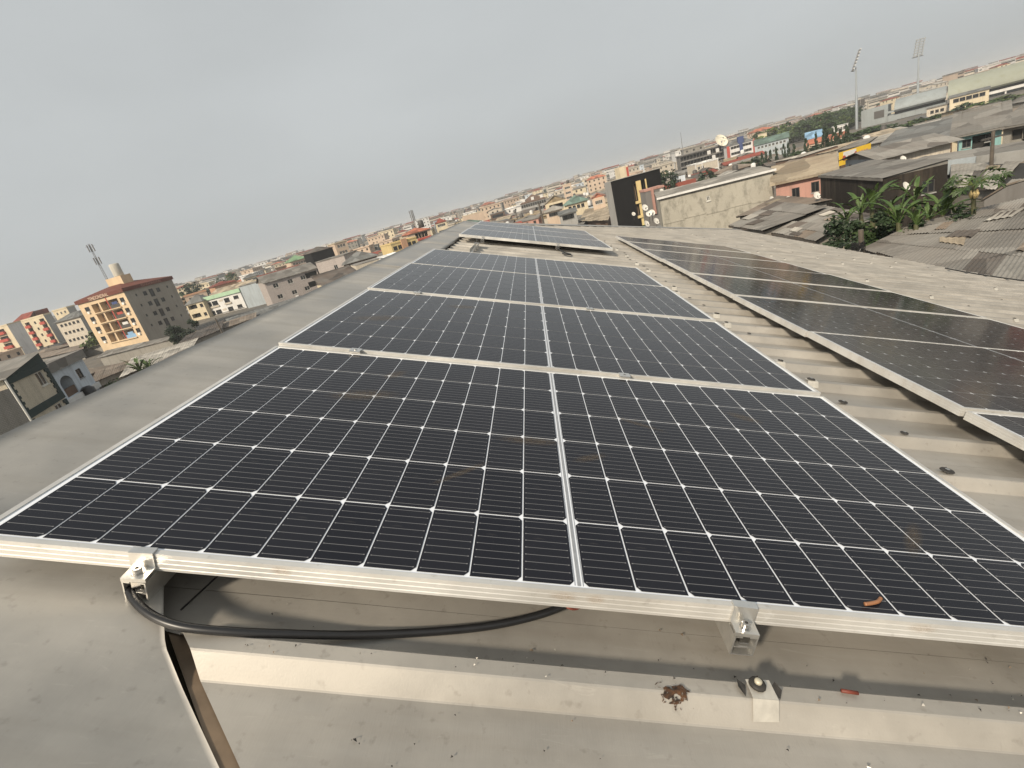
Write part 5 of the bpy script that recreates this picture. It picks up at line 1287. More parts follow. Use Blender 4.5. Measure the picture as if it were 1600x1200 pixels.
for u, v, rr, rz, lb in ((1008, 324, 60, 0.3, 'grey dish highest on the corner left of the concrete wall'), (1026, 345, 60, 0.5, 'pale dish nearest the concrete wall, low by the roof end'), (1014, 333, 60, 0.0, 'left one of the two dishes side by side by the corner'), (1019, 332, 60.5, 0.2, 'right one of the two dishes side by side by the corner'),
                         (1011, 349, 60, 0.6, 'lowest dish at the corner beside the concrete wall'), (990, 334, 100, 0.2, 'small dish on the black building by the yellow strip'), (1034, 298, 90, 0.3, 'dish on the annexe with pink edges'), (1277, 305, 50, 0.2, 'dish at the left corner of the burnt walls'),
                         (1233, 311, 56, 0.2, 'dish under the lean-to of the pink house'), (1412, 248, 60, 0.2, 'dish at the left end of the pale fascia'), (1417, 290, 46, 0.4, 'dish standing on the burnt wall over the banana leaves'), (1207, 311, 58, 0.4, 'dish at the right end of the concrete wall')):
    p = at(u, v, rr); d = empty('satellite_dish', None, p, rz + math.pi); tag(d, lb, 'satellite dish', 'small satellite dishes')
    d.rotation_euler = (0, 0, rz); q_ = 0.72 if u > 1200 else 0.85; d.scale = (q_, q_, q_)
    o = link('reflector', DISHM, d); o.rotation_euler = (-0.5, 0, 0); link('bracket', ARMM, d)
# poles
def pole(name, label, u, v, rr, h, rad=0.12, arm=False):
    p = at(u, v, rr); r = empty(name, None, Vector((p.x, p.y, p.z - h))); tag(r, label, 'pole')
    mb = MB(); mb.tube([(0, 0, 0), (0.05, 0, h * 0.5), (0, 0, h)], [rad, rad * 0.9, rad * 0.7], 8); mb.build('shaft', plain('pole_wood', (0.09, 0.075, 0.06), 0.9, 0, 0.3, 3), r)
    if arm:
        mb = MB(); mb.box(-0.8, 0.8, -0.05, 0.05, h - 0.5, h - 0.38); mb.build('crossarm', FRD, r)
    return r
pole('utility_pole', 'vine covered utility pole before the turquoise house', 1552, 205, 55, 9, 0.16, True)
pole('utility_pole', 'leaning dark pole by the shacks below the white block', 336, 497, 110, 8, 0.16, True)
pole('utility_pole', 'tall thick pole in the centre street beyond our roof', 842, 318, 190, 9, 0.4, True)
pole('utility_pole', 'second thinner pole in the centre street', 806, 332, 230, 9, 0.25, True)
for i, (u, v) in enumerate(((1260, 248), (1281, 245), (1307, 240), (1375, 225))): pole('roof_pole', 'thin pole standing on the market roofs, number %s from the left' % ('one', 'two', 'three', 'four')[i], u, v, 95, 7, 0.06)
st = pole('wire_post', 'short post wrapped in tangled wires beside our eave', 1345, 359, 16.5, 4.5, 0.09)
rnd = random.Random(9); mb = MB()
for q in range(9):
    pts = []; a0 = rnd.random() * 6
    for k in range(9): pts.append((0.12 * math.cos(a0 + k * 1.3) * rnd.uniform(0.7, 1.6) - 0.08, 0.12 * math.sin(a0 + k * 1.3), 4.2 - 0.35 * rnd.random()))
    mb.tube(smooth_path(pts, 4), 0.008, 4)
mb.tube(smooth_path([(0, 0, 4.2), (-1.2, -0.5, 4.0), (-2.6, -1.2, 4.05)], 6), 0.008, 4); mb.tube(smooth_path([(0, 0, 4.3), (-1.4, 0.3, 3.9), (-3, 0.4, 3.7)], 6), 0.008, 4)
mb.build('wire_tangle', MAT['rubber'], st)
mb = MB(); mb.tube([TP @ Vector((x, y, z)) for x, y, z in smooth_path([(9.2, 9.6, -0.05), (9.5, 9.0, -0.07), (9.9, 8.4, -0.05), (10.3, 8.6, 0.05)], 8)], 0.012, 6)
tag(mb.build('eave_wire', MAT['rubber']), 'black wire lying along our eave at the right', 'wire')
mb = MB(); mb.tube([TP @ Vector((x, y, z)) for x, y, z in smooth_path([(7.9, 6.1, -0.07), (8.1, 6.35, -0.03), (8.5, 6.3, -0.06), (8.9, 6.0, -0.06)], 8)], 0.012, 6)
tag(mb.build('roof_wire', MAT['rubber']), 'curled scrap of black wire on the lower roof ribs', 'wire')

# ================================================================== stadium
SR = 372.0
def stpt(u, v): return at(u, v, SR)
p0 = stpt(1346, 190); p1 = stpt(1700, 95)
d_ = Vector((p1.x - p0.x, p1.y - p0.y)); sa = math.atan2(d_.y, d_.x)
stad = empty('stadium', None, Vector((p0.x, p0.y, GZ)), sa)
tag(stad, 'pale grey football stadium stand with curved mossy roof on the right skyline', 'stadium')
def along(u, v):
    """distance along the stand for a photo pixel"""
    e = az(u, v); q = Vector((p0.x - CAM.x, p0.y - CAM.y)); dd = d_.normalized()
    det = dd.x * -e.y + dd.y * e.x; return (-q.x * -e.y + -q.y * e.x) / det
def zat(u, v): return at(u, v, SR).z - GZ
def shell(x0, x1, ztop, zlip, bulge, depth, name, mat):
    mb = MB(); n = 14
    prof = []
    for k in range(n + 1):
        a = math.pi * 0.5 * k / n
        prof.append((depth * 0.5 - (depth * 0.5 + bulge) * math.cos(a) , zlip + (ztop - zlip) * math.sin(a)))
    prof.append((depth, ztop - 0.6)); prof += [(depth, ztop - 1.4)] + [(q + 0.8, zz - 0.8) for q, zz in reversed(prof[:-2])]
    mb.prism(prof, (0, 1, 0), (0, 0, 1), (x0, 0, 0), (x1 - x0, 0, 0)); return mb.build(name, mat, stad, False)
xa, xb, xc = along(1398, 170), along(1481, 150), along(1700, 95)
zt = zat(1560, 106)
shell(xa, xb - 0.6, zt - 2.0, zt - 7.0, 3.0, 24, 'roof_shell', W['stadium']); shell(xb, xc, zt, zt - 7.6, 5.0, 26, 'roof_shell', W['mossy'])
def slab(nm, m_, *bx): 
    mb = MB()
    for q in bx: mb.box(*q)
    return mb.build(nm, m_, stad)
slab('facade', W['stadium'], (xa - 3, xb - 0.7, 0, 20, 0, zt - 9.2)); slab('facade', W['stadium'], (xa - 3, xb - 0.7, -0.5, 1, zt - 8.0, zt - 7.01)); slab('window_band', GLASS, (xa, xb - 1, -0.02, 0.8, zt - 9.19, zt - 8.01))
slab('window_band', GLASS, (xa + 1, xb - 10, -0.06, -0.004, zt - 13.2, zt - 12.0))
slab('facade', W['bluegrey'], (xb, xc, 1, 22, 0, zt - 11.0)); slab('window_band', GLASS, (xb + 3, xc, 0.0, 1.5, zt - 9.6, zt - 7.2)); slab('ledge', W['white'], (xb + 12, xc, -2.5, -0.004, zt - 10.9, zt - 9.6))
for k in range(14): slab('column', W['white'], (xb + 14 + k * 7, xb + 14.6 + k * 7, -2.2, -1.6, 0, zt - 10.91))
slab('end_wall', W['stadium'], (along(1345, 190), xa - 3.01, 2, 20, 0, zat(1370, 168)))
slab('gate', FRD, (along(1365, 180), along(1381, 176), 1.9, 1.98, 3, zat(1370, 174)))
sb_ = empty('scoreboard', None, stad.matrix_world @ Vector((along(1336, 185), 6, 0)), sa); tag(sb_, 'dark scoreboard panel beside the left floodlight mast', 'scoreboard')
wl_ = along(1349, 180) - along(1336, 185)
mb = MB(); mb.box(0, wl_ * 0.46, 0, 0.6, 11.5, zat(1338, 157)); mb.box(wl_ * 0.52, wl_, 0, 0.6, 11.5, zat(1338, 157)); mb.build('panel', FRD, sb_)
mb = MB(); mb.box(wl_ * 0.1, wl_ * 0.2, 0.1, 0.5, 0, 11.5); mb.box(wl_ * 0.8, wl_ * 0.9, 0.1, 0.5, 0, 11.5); mb.build('post', MASTM, sb_)
def floodlight(u, vtop, vbot, rr, tilt, yaw, lb):
    p = at(u, vtop, rr); h = p.z - GZ
    r = empty('floodlight_mast', None, Vector((p.x, p.y, GZ)), yaw); tag(r, lb, 'floodlight mast', 'stadium floodlight masts')
    mb = MB(); mb.tube([(0, 0, 0), (0, 0, h * 0.45), (0, 0, h * 0.45 + 0.1), (0, 0, h - 8)], [0.75, 0.62, 0.5, 0.38], 10); mb.build('shaft', plain('mast_grey', (0.33, 0.36, 0.38), 0.5, 0.3, 0.1, 0.3), r)
    T_ = Matrix.Translation((0, 0, h - 4.5)) @ Matrix.Rotation(tilt, 4, 'X')
    mb = MB()
    for x in (-2.2, 0, 2.2): mb.box(x - 0.1, x + 0.1, -0.1, 0.1, -4.8, 4.8, M=T_)
    for k in range(7): mb.box(-2.9, 2.9, -0.08, 0.08, -4.6 + k * 1.5, -4.45 + k * 1.5, M=T_)
    mb.box(-3.2, 3.2, -1.0, 0.4, -5.2, -5.0, M=T_); mb.build('head_frame', MASTM, r)
    lm = plain('lamp_glass', (0.5, 0.5, 0.48), 0.2, 0.2)
    for k in range(7):
        for i in range(4):
            mb = MB(); mb.tube([(0, 0.25, 0), (0, -0.35, 0)], [0.25, 0.5], 8)
            link('lamp', mb.mesh('lamp', [lm]), r, mat=T_ @ Matrix.Translation((-2.25 + 1.5 * i, -0.3, -4.2 + k * 1.5)))
floodlight(1337, 79, 195, 375, 0.35, 1.15, 'left floodlight mast seen from the side by the scoreboard')
floodlight(1436, 62, 150, 470, 0.30, -0.1, 'right floodlight mast behind the stadium roof')
g = hero('apartment_block', 'weathered cream block with open side before the stadium', 'building', (1546, 138, 300), (1484, 155, 300), D=10, wall='cream', wallR='tan', holesF=grid(5, 3, 1.8, 1.4, 0.8, 3.4), roof=('gablex', 'slate', 0.8, 0.4, 10), style='dark')
g = hero('house', 'low brown block house before the stadium windows', 'house', (1481, 163, 310), (1448, 171, 310), D=8, wall='stucco', holesF=grid(3, 1, 1.2, 1.2, 1.0, 3), roof=('flat', 'grey', 0.3, 0.3), style='dark')
g = hero('house', 'gabled ochre house between garden trees below the stadium', 'house', (1452, 187, 240), (1425, 195, 240), D=9, wall='ochrewall' if 'ochrewall' in W else 'tan', holesF=grid(2, 1, 1.2, 1.3, 0.8, 3), roof=('gabley', 'slate', 1.6, 0.7), style='dark')
# ================================================================== vegetation
def leafmat(name, c1, c2, rough=0.55):
    m, t, b = newmat(name)
    f = ramp(t, tex(t, 1.3, 4), 0.3, 0.7); oi = N(t, 'ShaderNodeObjectInfo')
    o = mixc(t, f, c1, c2); o = mixc(t, ramp(t, oi.outputs['Random'], 0, 1, 0, 0.4), o, tuple(x * 0.6 for x in c1))
    t.links.new(o, b.inputs['Base Color']); b.inputs['Roughness'].default_value = rough
    b.inputs['Specular IOR Level'].default_value = 0.35
    return m
LEAF = leafmat('leaf_green', (0.025, 0.05, 0.018), (0.075, 0.115, 0.035))
LEAFD = leafmat('leaf_dark', (0.014, 0.028, 0.014), (0.04, 0.065, 0.028))
LEAFY = leafmat('leaf_yellow_green', (0.05, 0.085, 0.02), (0.14, 0.18, 0.045))
BANL = leafmat('banana_leaf', (0.035, 0.075, 0.02), (0.10, 0.15, 0.04), 0.5)
BARK = plain('bark', (0.09, 0.07, 0.05), 0.9, 0, 0.3, 4)
STEM = plain('banana_stem', (0.075, 0.075, 0.035), 0.7, 0, 0.3, 4)
def crown_mesh(seed, n, ls, shape='round', mat=None):
    rnd = random.Random(seed); v = []; f = []
    clumps = []
    for k in range(26 if shape != 'column' else 30):
        while True:
            p = Vector((rnd.uniform(-1, 1), rnd.uniform(-1, 1), rnd.uniform(-1, 1)))
            if 0.25 < p.length < 1: break
        p = p.normalized() * (p.length ** 0.5) * 0.82
        if shape == 'column':
            zz = rnd.random(); w_ = (1 - zz) ** 0.7 * 0.85 + 0.12; a = rnd.random() * 6.283; r_ = rnd.random() ** 0.5
            p = Vector((math.cos(a) * r_ * w_, math.sin(a) * r_ * w_, zz * 2 - 1))
        if shape == 'flat': p.z *= 0.75
        clumps.append((p, rnd.uniform(0.16, 0.36) * (0.8 if shape == 'column' else 1)))
    for i in range(n):
        c, r = rnd.choice(clumps)
        d = Vector((rnd.gauss(0, 1), rnd.gauss(0, 1), rnd.gauss(0, 0.8)))
        p = c + d.normalized() * r * rnd.random() ** 0.4
        a = Vector((rnd.gauss(0, 1), rnd.gauss(0, 1), rnd.gauss(0, 0.6))).normalized(); b_ = a.orthogonal().normalized()
        b_ = (Matrix.Rotation(rnd.random() * 6.283, 3, a) @ b_)
        s_ = ls * rnd.uniform(0.6, 1.4)
        k = len(v); v += [tuple(p - a * s_ - b_ * s_ * 0.5), tuple(p + a * s_ * 0.2 - b_ * s_ * 0.6), tuple(p + a * s_), tuple(p + a * s_ * 0.1 + b_ * s_ * 0.6)]
        f.append((k, k + 1, k + 2, k + 3))
    me = bpy.data.meshes.new('crown'); me.from_pydata(v, [], f); me.materials.append(mat or LEAF); me.update(); return me
def trunk_mesh(seed):
    rnd = random.Random(seed); mb = MB()
    mb.tube([(0, 0, 0), (0.03, 0.02, 0.5), (0, 0, 1.0)], [0.06, 0.045, 0.03], 8)
    for k in range(6):
        a = k * 1.05 + rnd.random(); z0 = 0.55 + 0.07 * k
        mb.tube([(0, 0, z0), (0.16 * math.cos(a), 0.16 * math.sin(a), z0 + 0.16), (0.3 * math.cos(a), 0.3 * math.sin(a), z0 + 0.38)], [0.025, 0.016, 0.008], 5)
    return mb.mesh('trunk', BARK)
CR = {'near': [crown_mesh(1, 4200, 0.055, 'round', LEAFD), crown_mesh(2, 4200, 0.06, 'flat', LEAF)], 'far': [crown_mesh(11 + i, 1300, 0.10, 'round', m_) for i, m_ in enumerate((LEAF, LEAFD, LEAF, LEAFY))], 'col': [crown_mesh(21 + i, 1500, 0.10, 'column', LEAFD) for i in range(2)]}
TR = [trunk_mesh(i) for i in range(3)]
def tree(label, u, v, rr, rad, kind='far', vi=0, group=None, htop=None, name='tree', crown_h=None):
    p = at(u, v, rr); H = p.z - GZ if htop is None else htop
    H = max(H, 2.2)
    r = empty(name, None, Vector((p.x, p.y, GZ)), (u * 7.7 + v) % 6.28); tag(r, label, 'tree', group)
    ch = crown_h or min(H * 0.48, rad * 1.1)
    t_ = link('trunk', TR[vi % 3], r); th = max(0.5, H - ch); t_.scale = (min(H * 0.5, rad * 0.9), min(H * 0.5, rad * 0.9), th)
    if name == 'shrub': t_.scale = (0.5, 0.5, th * 0.8)
    c = link('crown', CR[kind][vi % len(CR[kind])], r, (0, 0, H - ch)); c.scale = (rad, rad, ch)
    return r
tree('round dark green tree against the shaded side of the tan block', 281, 500, 150, 4.6, 'near', 0)
tree('leafy bush at the ridge beside the white house', 168, 588, 78, 3.4, 'near', 1)
tree('yellowish bushes left of the tan block', 137, 518, 225, 6.0, 'far', 3)
tree('dark tree on the skyline left of the salmon house', 293, 443, 330, 8, 'far', 1)
tree('round green tree behind the slate hip roof', 622, 375, 210, 6, 'far', 1)
tree('lone tree over the orange house on the skyline', 357, 426, 420, 4.5, 'far', 0); tree('palm like tree on the skyline left of the orange house', 341, 433, 420, 4, 'far', 2)
tree('green tree right of the black building', 1040, 267, 150, 4.5, 'far', 1); tree('dark tree before the gridded tan block', 1103, 266, 170, 3.5, 'far', 1)
for i, (u, v, rr, rad) in enumerate(((1352, 200, 230, 8), (1378, 197, 225, 8.5), (1392, 194, 228, 6), (1446, 182, 235, 7), (1464, 178, 232, 8), (1482, 174, 238, 7), (1520, 158, 240, 8.5), (1508, 166, 230, 6), (1555, 163, 225, 6), (1580, 155, 225, 7), (1598, 152, 230, 6), (1575, 148, 280, 7))):
    tree('garden tree in the green belt below the stadium', u, v, rr, rad, 'far', i, 'garden trees below the stadium')
rnd = random.Random(4)
for i in range(26):
    s_ = i / 25; u = 1188 + 148 * s_ + rnd.uniform(-3, 3); v = 207 - 0.272 * (u - 1188) + rnd.uniform(-4, 8) - 3 * math.sin(s_ * 3.1)
    tree('tree of the wooded rise left of the stadium', u, v, 400 + rnd.uniform(-40, 60), rnd.uniform(6, 10), 'far', i, 'trees on the wooded rise')
for i, (u, v, rr) in enumerate(((1259, 217, 180), (1275, 209, 180), (1288, 200, 178), (1292, 206, 182), (1301, 202, 180), (1306, 196, 178), (1313, 203, 182), (1322, 197, 180), (1325, 205, 184), (1196, 238, 200), (1203, 236, 202), (1212, 233, 198), (1224, 226, 200), (1231, 224, 203), (1190, 240, 204), (1240, 226, 196))):
    tree('slim dark columnar tree in the row behind the market roofs', u, v, rr, rnd.uniform(0.9, 1.3), 'col', i, 'columnar trees in a row', crown_h=rnd.uniform(3.0, 4.6), name='columnar_tree')
for i, (u, v, rr, rad) in enumerate(((1163, 252, 210, 5), (1178, 246, 212, 4.5), (1150, 258, 205, 4), (1142, 258, 215, 4), (1250, 235, 195, 5), (1270, 228, 190, 5), (1235, 240, 190, 4))):
    tree('bushy green tree among the houses behind the concrete wall', u, v, rr, rad, 'far', i, 'bushy trees behind the concrete wall')
# banana plants
def banana_leaf(seed):
    rnd = random.Random(seed); mb = MB(); n = 12; L = 2.1
    lean = rnd.uniform(0.15, 0.5); droop = rnd.uniform(0.5, 1.5)
    ang = math.pi / 2 - lean; p = Vector((0, 0, 0)); row = []
    for i in range(n + 1):
        s_ = i / n
        w = 0.02 if s_ < 0.16 else 0.135 * math.sin(min(1, (s_ - 0.14) / 0.86 * 1.02) * math.pi) ** 0.6 + 0.015
        fold = 0.35 * w
        row.append((p.copy(), w, fold)); a = ang - droop * s_ ** 1.4
        p = p + Vector((math.cos(a), 0, math.sin(a))) * (L / n)
    for i in range(n):
        (p0_, w0, f0_), (p1_, w1, f1_) = row[i], row[i + 1]
        for sg in (-1, 1):
            if rnd.random() < 0.10 and i > 4: continue
            j0, j1 = rnd.uniform(-0.02, 0.02), rnd.uniform(-0.05, 0.02)
            mb.quad(p0_, p1_, p1_ + Vector((j1, sg * w1, f1_)), p0_ + Vector((j0, sg * w0, f0_)))
    mb.tube([r_[0] for r_ in row], [0.035 * (1 - i / (n + 1)) + 0.004 for i in range(n + 1)], 5)
    return mb.mesh('banana_leaf', BANL)
BL = [banana_leaf(i) for i in range(6)]
def banana(label, u, v, rr, h, sc, seed, group):
    rnd = random.Random(seed); p = at(u, v, rr)
    r = empty('banana_plant', None, Vector((p.x, p.y, p.z - h))); tag(r, label, 'banana plant', group)
    mb = MB(); mb.tube([(0, 0, -3), (0.04, 0, h * 0.4), (0, 0.03, h * 0.75)], [0.14, 0.11, 0.07], 8); mb.build('stem', STEM, r)
    n = rnd.randint(8, 11)
    for k in range(n):
        o = link('banana_leaf', BL[(k + seed) % 6], r, (0, 0, h * 0.7)); q = sc * rnd.uniform(0.7, 1.15)
        o.scale = (q, q, q); o.rotation_euler = (0, rnd.uniform(-0.15, 0.5), k * 2.4 + rnd.uniform(-0.3, 0.3))
pos = [(1322, 316, 27, 'leftmost banana plant with an upright pale leaf by the burnt wall'), (1345, 306, 28, 'second banana plant from the left under the burnt wall'), (1362, 298, 29, 'banana plant left of the tall middle one'), (1392, 296, 29, 'banana plant with long leaves over the burnt wall left of its window'), (1430, 284, 28, 'tallest banana plant in the middle of the clump'), (1404, 318, 26, 'front banana plant with drooping leaves'), (1432, 322, 25.5, 'bright front banana plant over the tin edge'), (1452, 312, 27, 'banana plant right of the bright front one'), (1474, 306, 28, 'banana plant near the papaya'), (1494, 312, 28, 'rightmost banana plant below the papaya')]
for i, (u, v, rr, lb) in enumerate(pos): banana(lb, u, v + 10, rr, 1.8, 0.48 + 0.15 * (i % 3), 30 + i, 'banana plants by the burnt wall')
for i, (u, v, rr, lb) in enumerate(((1340, 326, 26, 'dark leafy shrub at the left foot of the banana clump'), (1385, 322, 26.5, 'dark leafy shrub in the middle of the banana clump'), (1462, 326, 26.5, 'dark leafy shrub at the right foot of the banana clump'), (1500, 322, 27, 'dark leafy shrub under the papaya'))):
    p = at(u, v, rr); tree(lb, u, v, rr, 1.5, 'near', i, 'shrubs under the banana plants', name='shrub', crown_h=1.3)
banana('banana plant beside the teal wall on the left', 214, 570, 84, 4.0, 1.25, 51, None)
banana('smaller banana plant right of the left one', 228, 566, 85, 3.6, 1.1, 52, None)
p = at(1524, 276, 27); pr_ = empty('papaya_tree', None, Vector((p.x, p.y, p.z - 3.0))); tag(pr_, 'slender papaya tree with an umbrella of lobed leaves', 'papaya tree')
mb = MB(); mb.tube([(0, 0, -4), (0.05, 0, 0.8), (0.0, 0.05, 2.75)], [0.13, 0.10, 0.06], 8); mb.build('trunk', STEM, pr_)
mb = MB()
for k in range(7):
    a0 = (k - 3) * 0.72; r1 = 0.34 if k in (2, 3, 4) else 0.28
    mb.poly([(0, 0, 0), (math.cos(a0 - 0.26) * r1 * 0.6, math.sin(a0 - 0.26) * r1 * 0.6, 0.02), (math.cos(a0) * r1, math.sin(a0) * r1, -0.05), (math.cos(a0 + 0.26) * r1 * 0.6, math.sin(a0 + 0.26) * r1 * 0.6, 0.02)])
PLM = mb.mesh('papaya_leaf', LEAF); rnd = random.Random(8)
for k in range(26):
    a = k * 2.4; el = rnd.uniform(-0.1, 0.8); L = rnd.uniform(0.55, 1.05)
    q = Vector((math.cos(a) * math.cos(el) * L, math.sin(a) * math.cos(el) * L, 2.7 + math.sin(el) * L * 0.8))
    mb = MB(); mb.tube([(0, 0.05, 2.7), (q.x * 0.6, q.y * 0.6, q.z * 0.6 + 2.7 * 0.4 + 0.08), tuple(q)], 0.012, 4); mb.build('leaf_stalk', LEAFY, pr_)
    o = link('papaya_leaf', PLM, pr_, q); o.rotation_euler = (rnd.uniform(-0.4, 0.4), rnd.uniform(0.1, 0.6), a)
mb = MB()
for k in range(3): mb.tube([(0.09 * math.cos(k * 2.1), 0.09 * math.sin(k * 2.1), 2.2), (0.1 * math.cos(k * 2.1), 0.1 * math.sin(k * 2.1), 2.35), (0.09 * math.cos(k * 2.1), 0.09 * math.sin(k * 2.1), 2.5)], [0.03, 0.08, 0.03], 8)
mb.build('papaya_fruit', W['yellow'], pr_, True)

# ================================================================== ordinary houses of the quarter
rnd = random.Random(12)
PRO = []
COLN = {'rust': 'rusty brown', 'block': 'bare block', 'stucco': 'sandy', 'bluewhite': 'pale blue', 'slate': 'dark grey', 'terra': 'brick red', 'ochre': 'ochre', 'pale': 'pale grey', 'peach': 'peach', 'fern': 'green', 'tan': 'tan', 'cream': 'cream', 'white': 'white', 'grey': 'grey', 'dark': 'sooty', 'pink': 'pink', 'brown': 'brown', 'red': 'dark red', 'green': 'green'}
def DESC(tin, wall, kind): return ('%s walls and flat roof' % COLN[wall]) if kind == 'parapet' else ('%s walls and %s %s roof' % (COLN[wall], COLN[tin], {'hip': 'hipped', 'shed': 'sloping'}.get(kind, 'gabled')))
tk = ['grey', 'rust', 'dark', 'tan', 'grey', 'slate', 'pale', 'rust', 'red', 'ochre']
wk = ['block', 'stucco', 'grey', 'cream', 'pink', 'bluewhite', 'peach', 'brown']
def proto(w, d, h, tin, wall, kind, wn):
    mb = MB()
    holes = []
    st = max(1, int(h / 2.8))
    for s_ in range(st):
        n = max(1, int(w / 3.2))
        for i in range(n):
            if rnd.random() < wn:
                c_ = w * (i + 0.5) / n; holes.append((c_ - 0.55, h - 2.0 - 2.8 * s_, c_ + 0.55, h - 0.8 - 2.8 * s_, 0.25))
    hr = [(y * d / 3 - 0.5, a[1], y * d / 3 + 0.5, a[3], 0.25) for y in (1, 2) for a in holes[:1]] + ([(y * d / 3 - 0.5, h - 4.8, y * d / 3 + 0.5, h - 3.6, 0.25) for y in (1, 2)] if st > 1 else [])
    wall_face(mb, (-w / 2, -d / 2, 0), (1, 0, 0), (0, -1, 0), w, h, holes, 0, 1)
    wall_face(mb, (w / 2, -d / 2, 0), (0, 1, 0), (1, 0, 0), d, h, hr, 0, 1)
    wall_face(mb, (-w / 2, d / 2, 0), (0, -1, 0), (-1, 0, 0), d, h, hr, 0, 1)
    mb.quad((w / 2, d / 2, 0), (-w / 2, d / 2, 0), (-w / 2, d / 2, h), (w / 2, d / 2, h))
    wme = mb.mesh('wall', [W[wall], DARKIN])
    g_ = Hero(); g_.W, g_.D, g_.H = w, d, h; g_.root = None
    r0 = bpy.data.objects.new('tmp', None); col.objects.link(r0); g_.root = r0
    add_roof(g_, kind, tin if kind != 'parapet' else wall, rnd.uniform(0.8, 1.8) if kind != 'parapet' else 0.6, 0.4, 10)
    rme = g_.roof.data; bpy.data.objects.remove(g_.roof); bpy.data.objects.remove(r0)
    for vv in rme.vertices: vv.co.x += w / 2; vv.co.y -= d / 2
    return (wme, rme, max(w, d) * 0.6, DESC(tin, wall, kind), h)
for i in range(14): PRO.append(proto(rnd.uniform(7, 13), rnd.uniform(6, 9), rnd.uniform(2.7, 3.6), tk[i % 10], wk[i % 8], ['gablex', 'shed', 'gablex', 'hip'][i % 4], 0.5))
PR2 = [proto(rnd.uniform(9, 15), rnd.uniform(8, 12), rnd.uniform(4.5, 9.0), tk[(i * 3) % 10], ['cream', 'white', 'stucco', 'grey', 'cream', 'stucco', 'bluewhite', 'peach'][i % 8], ['hip', 'parapet', 'gablex', 'parapet'][i % 4], 0.9) for i in range(12)]
TANKM = []
for m_ in (FRD, W['white']):
    mb = MB(); mb.tube([(0, 0, -0.9), (0, 0, 0.2), (0, 0, 1.5), (0, 0, 1.8)], [0.75, 0.8, 0.8, 0.35], 12); TANKM.append(mb.mesh('water_tank', m_, True))
placed = list(HEROES)
# our own building and the strip around it stay free
def clear(x, y, r):
    if -14 < x < 15 and -14 < y < 27: return False
    return all((x - a) ** 2 + (y - b_) ** 2 > (r * 0.85 + c_ * 0.8) ** 2 for a, b_, c_ in placed)
cnt = 0; tries = 0
LBL = {'l': 'low house left of our ridge, %s', 'r': 'low house in the quarter below our eave, %s', 'c': 'low house beyond our roof end, %s', 'L': 'block of flats left of our ridge, %s', 'C': 'block of flats beyond our roof end, %s', 'R': 'block of flats right of our eave, %s'}
while cnt < 290 and tries < 9000:
    tries += 1
    A_ = rnd.uniform(-53, 47)
    lo = 205 if -22 < A_ < 12 else (84 if A_ < 0 else 62)
    rr = math.sqrt(rnd.uniform(lo ** 2, 350 ** 2))
    x, y = CAM.x + rr * math.sin(R(A_)), CAM.y + rr * math.cos(R(A_))
    big = A_ < -22 and rr > 235 and rnd.random() < 0.5 or (-22 <= A_ < 12 and rr > 335)
    pr = rnd.choice(PR2 if big else PRO)
    if 22 < A_ and rr > 225: continue
    if A_ < -22 and 135 < rr < 235: continue
    if not clear(x, y, pr[2]): continue
    placed.append((x, y, pr[2])); cnt += 1
    r = empty('house', None, Vector((x, y, GZ)), rnd.choice([0, 1.57, 0.2, -0.25, 1.4]) + rnd.uniform(-0.1, 0.1))
    key = 'l' if A_ < -22 else ('c' if A_ < 12 else 'r'); key = key.upper() if big else key
    lb = LBL[key] % pr[3]; tag(r, lb, 'house', 'ordinary houses: ' + lb)
    if rnd.random() < 0.3:
        o = link('water_tank', TANKM[cnt % 2], r, (rnd.uniform(-2, 2), rnd.uniform(-1, 1), pr[4] + 0.6)); q = rnd.uniform(0.7, 1.2); o.scale = (q, q, q)
    for o in (link('wall', pr[0], r), link('roof', pr[1], r)): o.scale = (1, 1, 0.82 if A_ < -22 and rr < 140 else 1)
# farther houses, one mesh each
def joined(pr):
    mb = MB()
    for me in pr[:2]:
        off = len(mb.v); mb.v += [tuple(q.co) for q in me.vertices]
        for p_ in me.polygons: mb.f.append(tuple(off + i for i in p_.vertices)); mb.m.append(p_.material_index + (2 if me is pr[1] else 0))
    return mb.mesh('house', [pr[0].materials[0], DARKIN, pr[1].materials[0]])
PR3 = [proto(rnd.uniform(8, 17), rnd.uniform(8, 12), rnd.uniform(4.5, 13.0), ['red', 'slate', 'grey', 'terra', 'green', 'tan'][i % 6], ['cream', 'white', 'grey', 'stucco', 'grey', 'peach', 'bluewhite', 'stucco', 'white', 'block'][i % 10], ['hip', 'parapet', 'parapet'][i % 3], 0.95) for i in range(20)]
JM = [joined(q) for q in PR3 + PR2]
cnt = 0; tries = 0
while cnt < 280 and tries < 8000:
    tries += 1
    A_ = rnd.uniform(-50, 46); rr = math.sqrt(rnd.uniform(345 ** 2, 760 ** 2))
    if 24 < A_ < 42 and rr < 480: continue
    x, y = CAM.x + rr * math.sin(R(A_)), CAM.y + rr * math.cos(R(A_))
    if not clear(x, y, 10): continue
    placed.append((x, y, 9)); cnt += 1
    ji = rnd.randrange(len(JM)); o = link('distant_house', JM[ji]); o.location = (x, y, GZ); o.rotation_euler = (0, 0, rnd.choice([0, 1.57, 0.3]) + rnd.uniform(-0.2, 0.2)); q = rnd.uniform(0.8, 1.15); o.scale = (q, q, q * rnd.uniform(0.85, 1.12))
    z_ = ('left' if A_ < -20 else ('centre' if A_ < 12 else 'right')); lb = 'distant house at %s, %s' % (z_, (PR3 + PR2)[ji][3])
    tag(o, lb, 'house', lb)
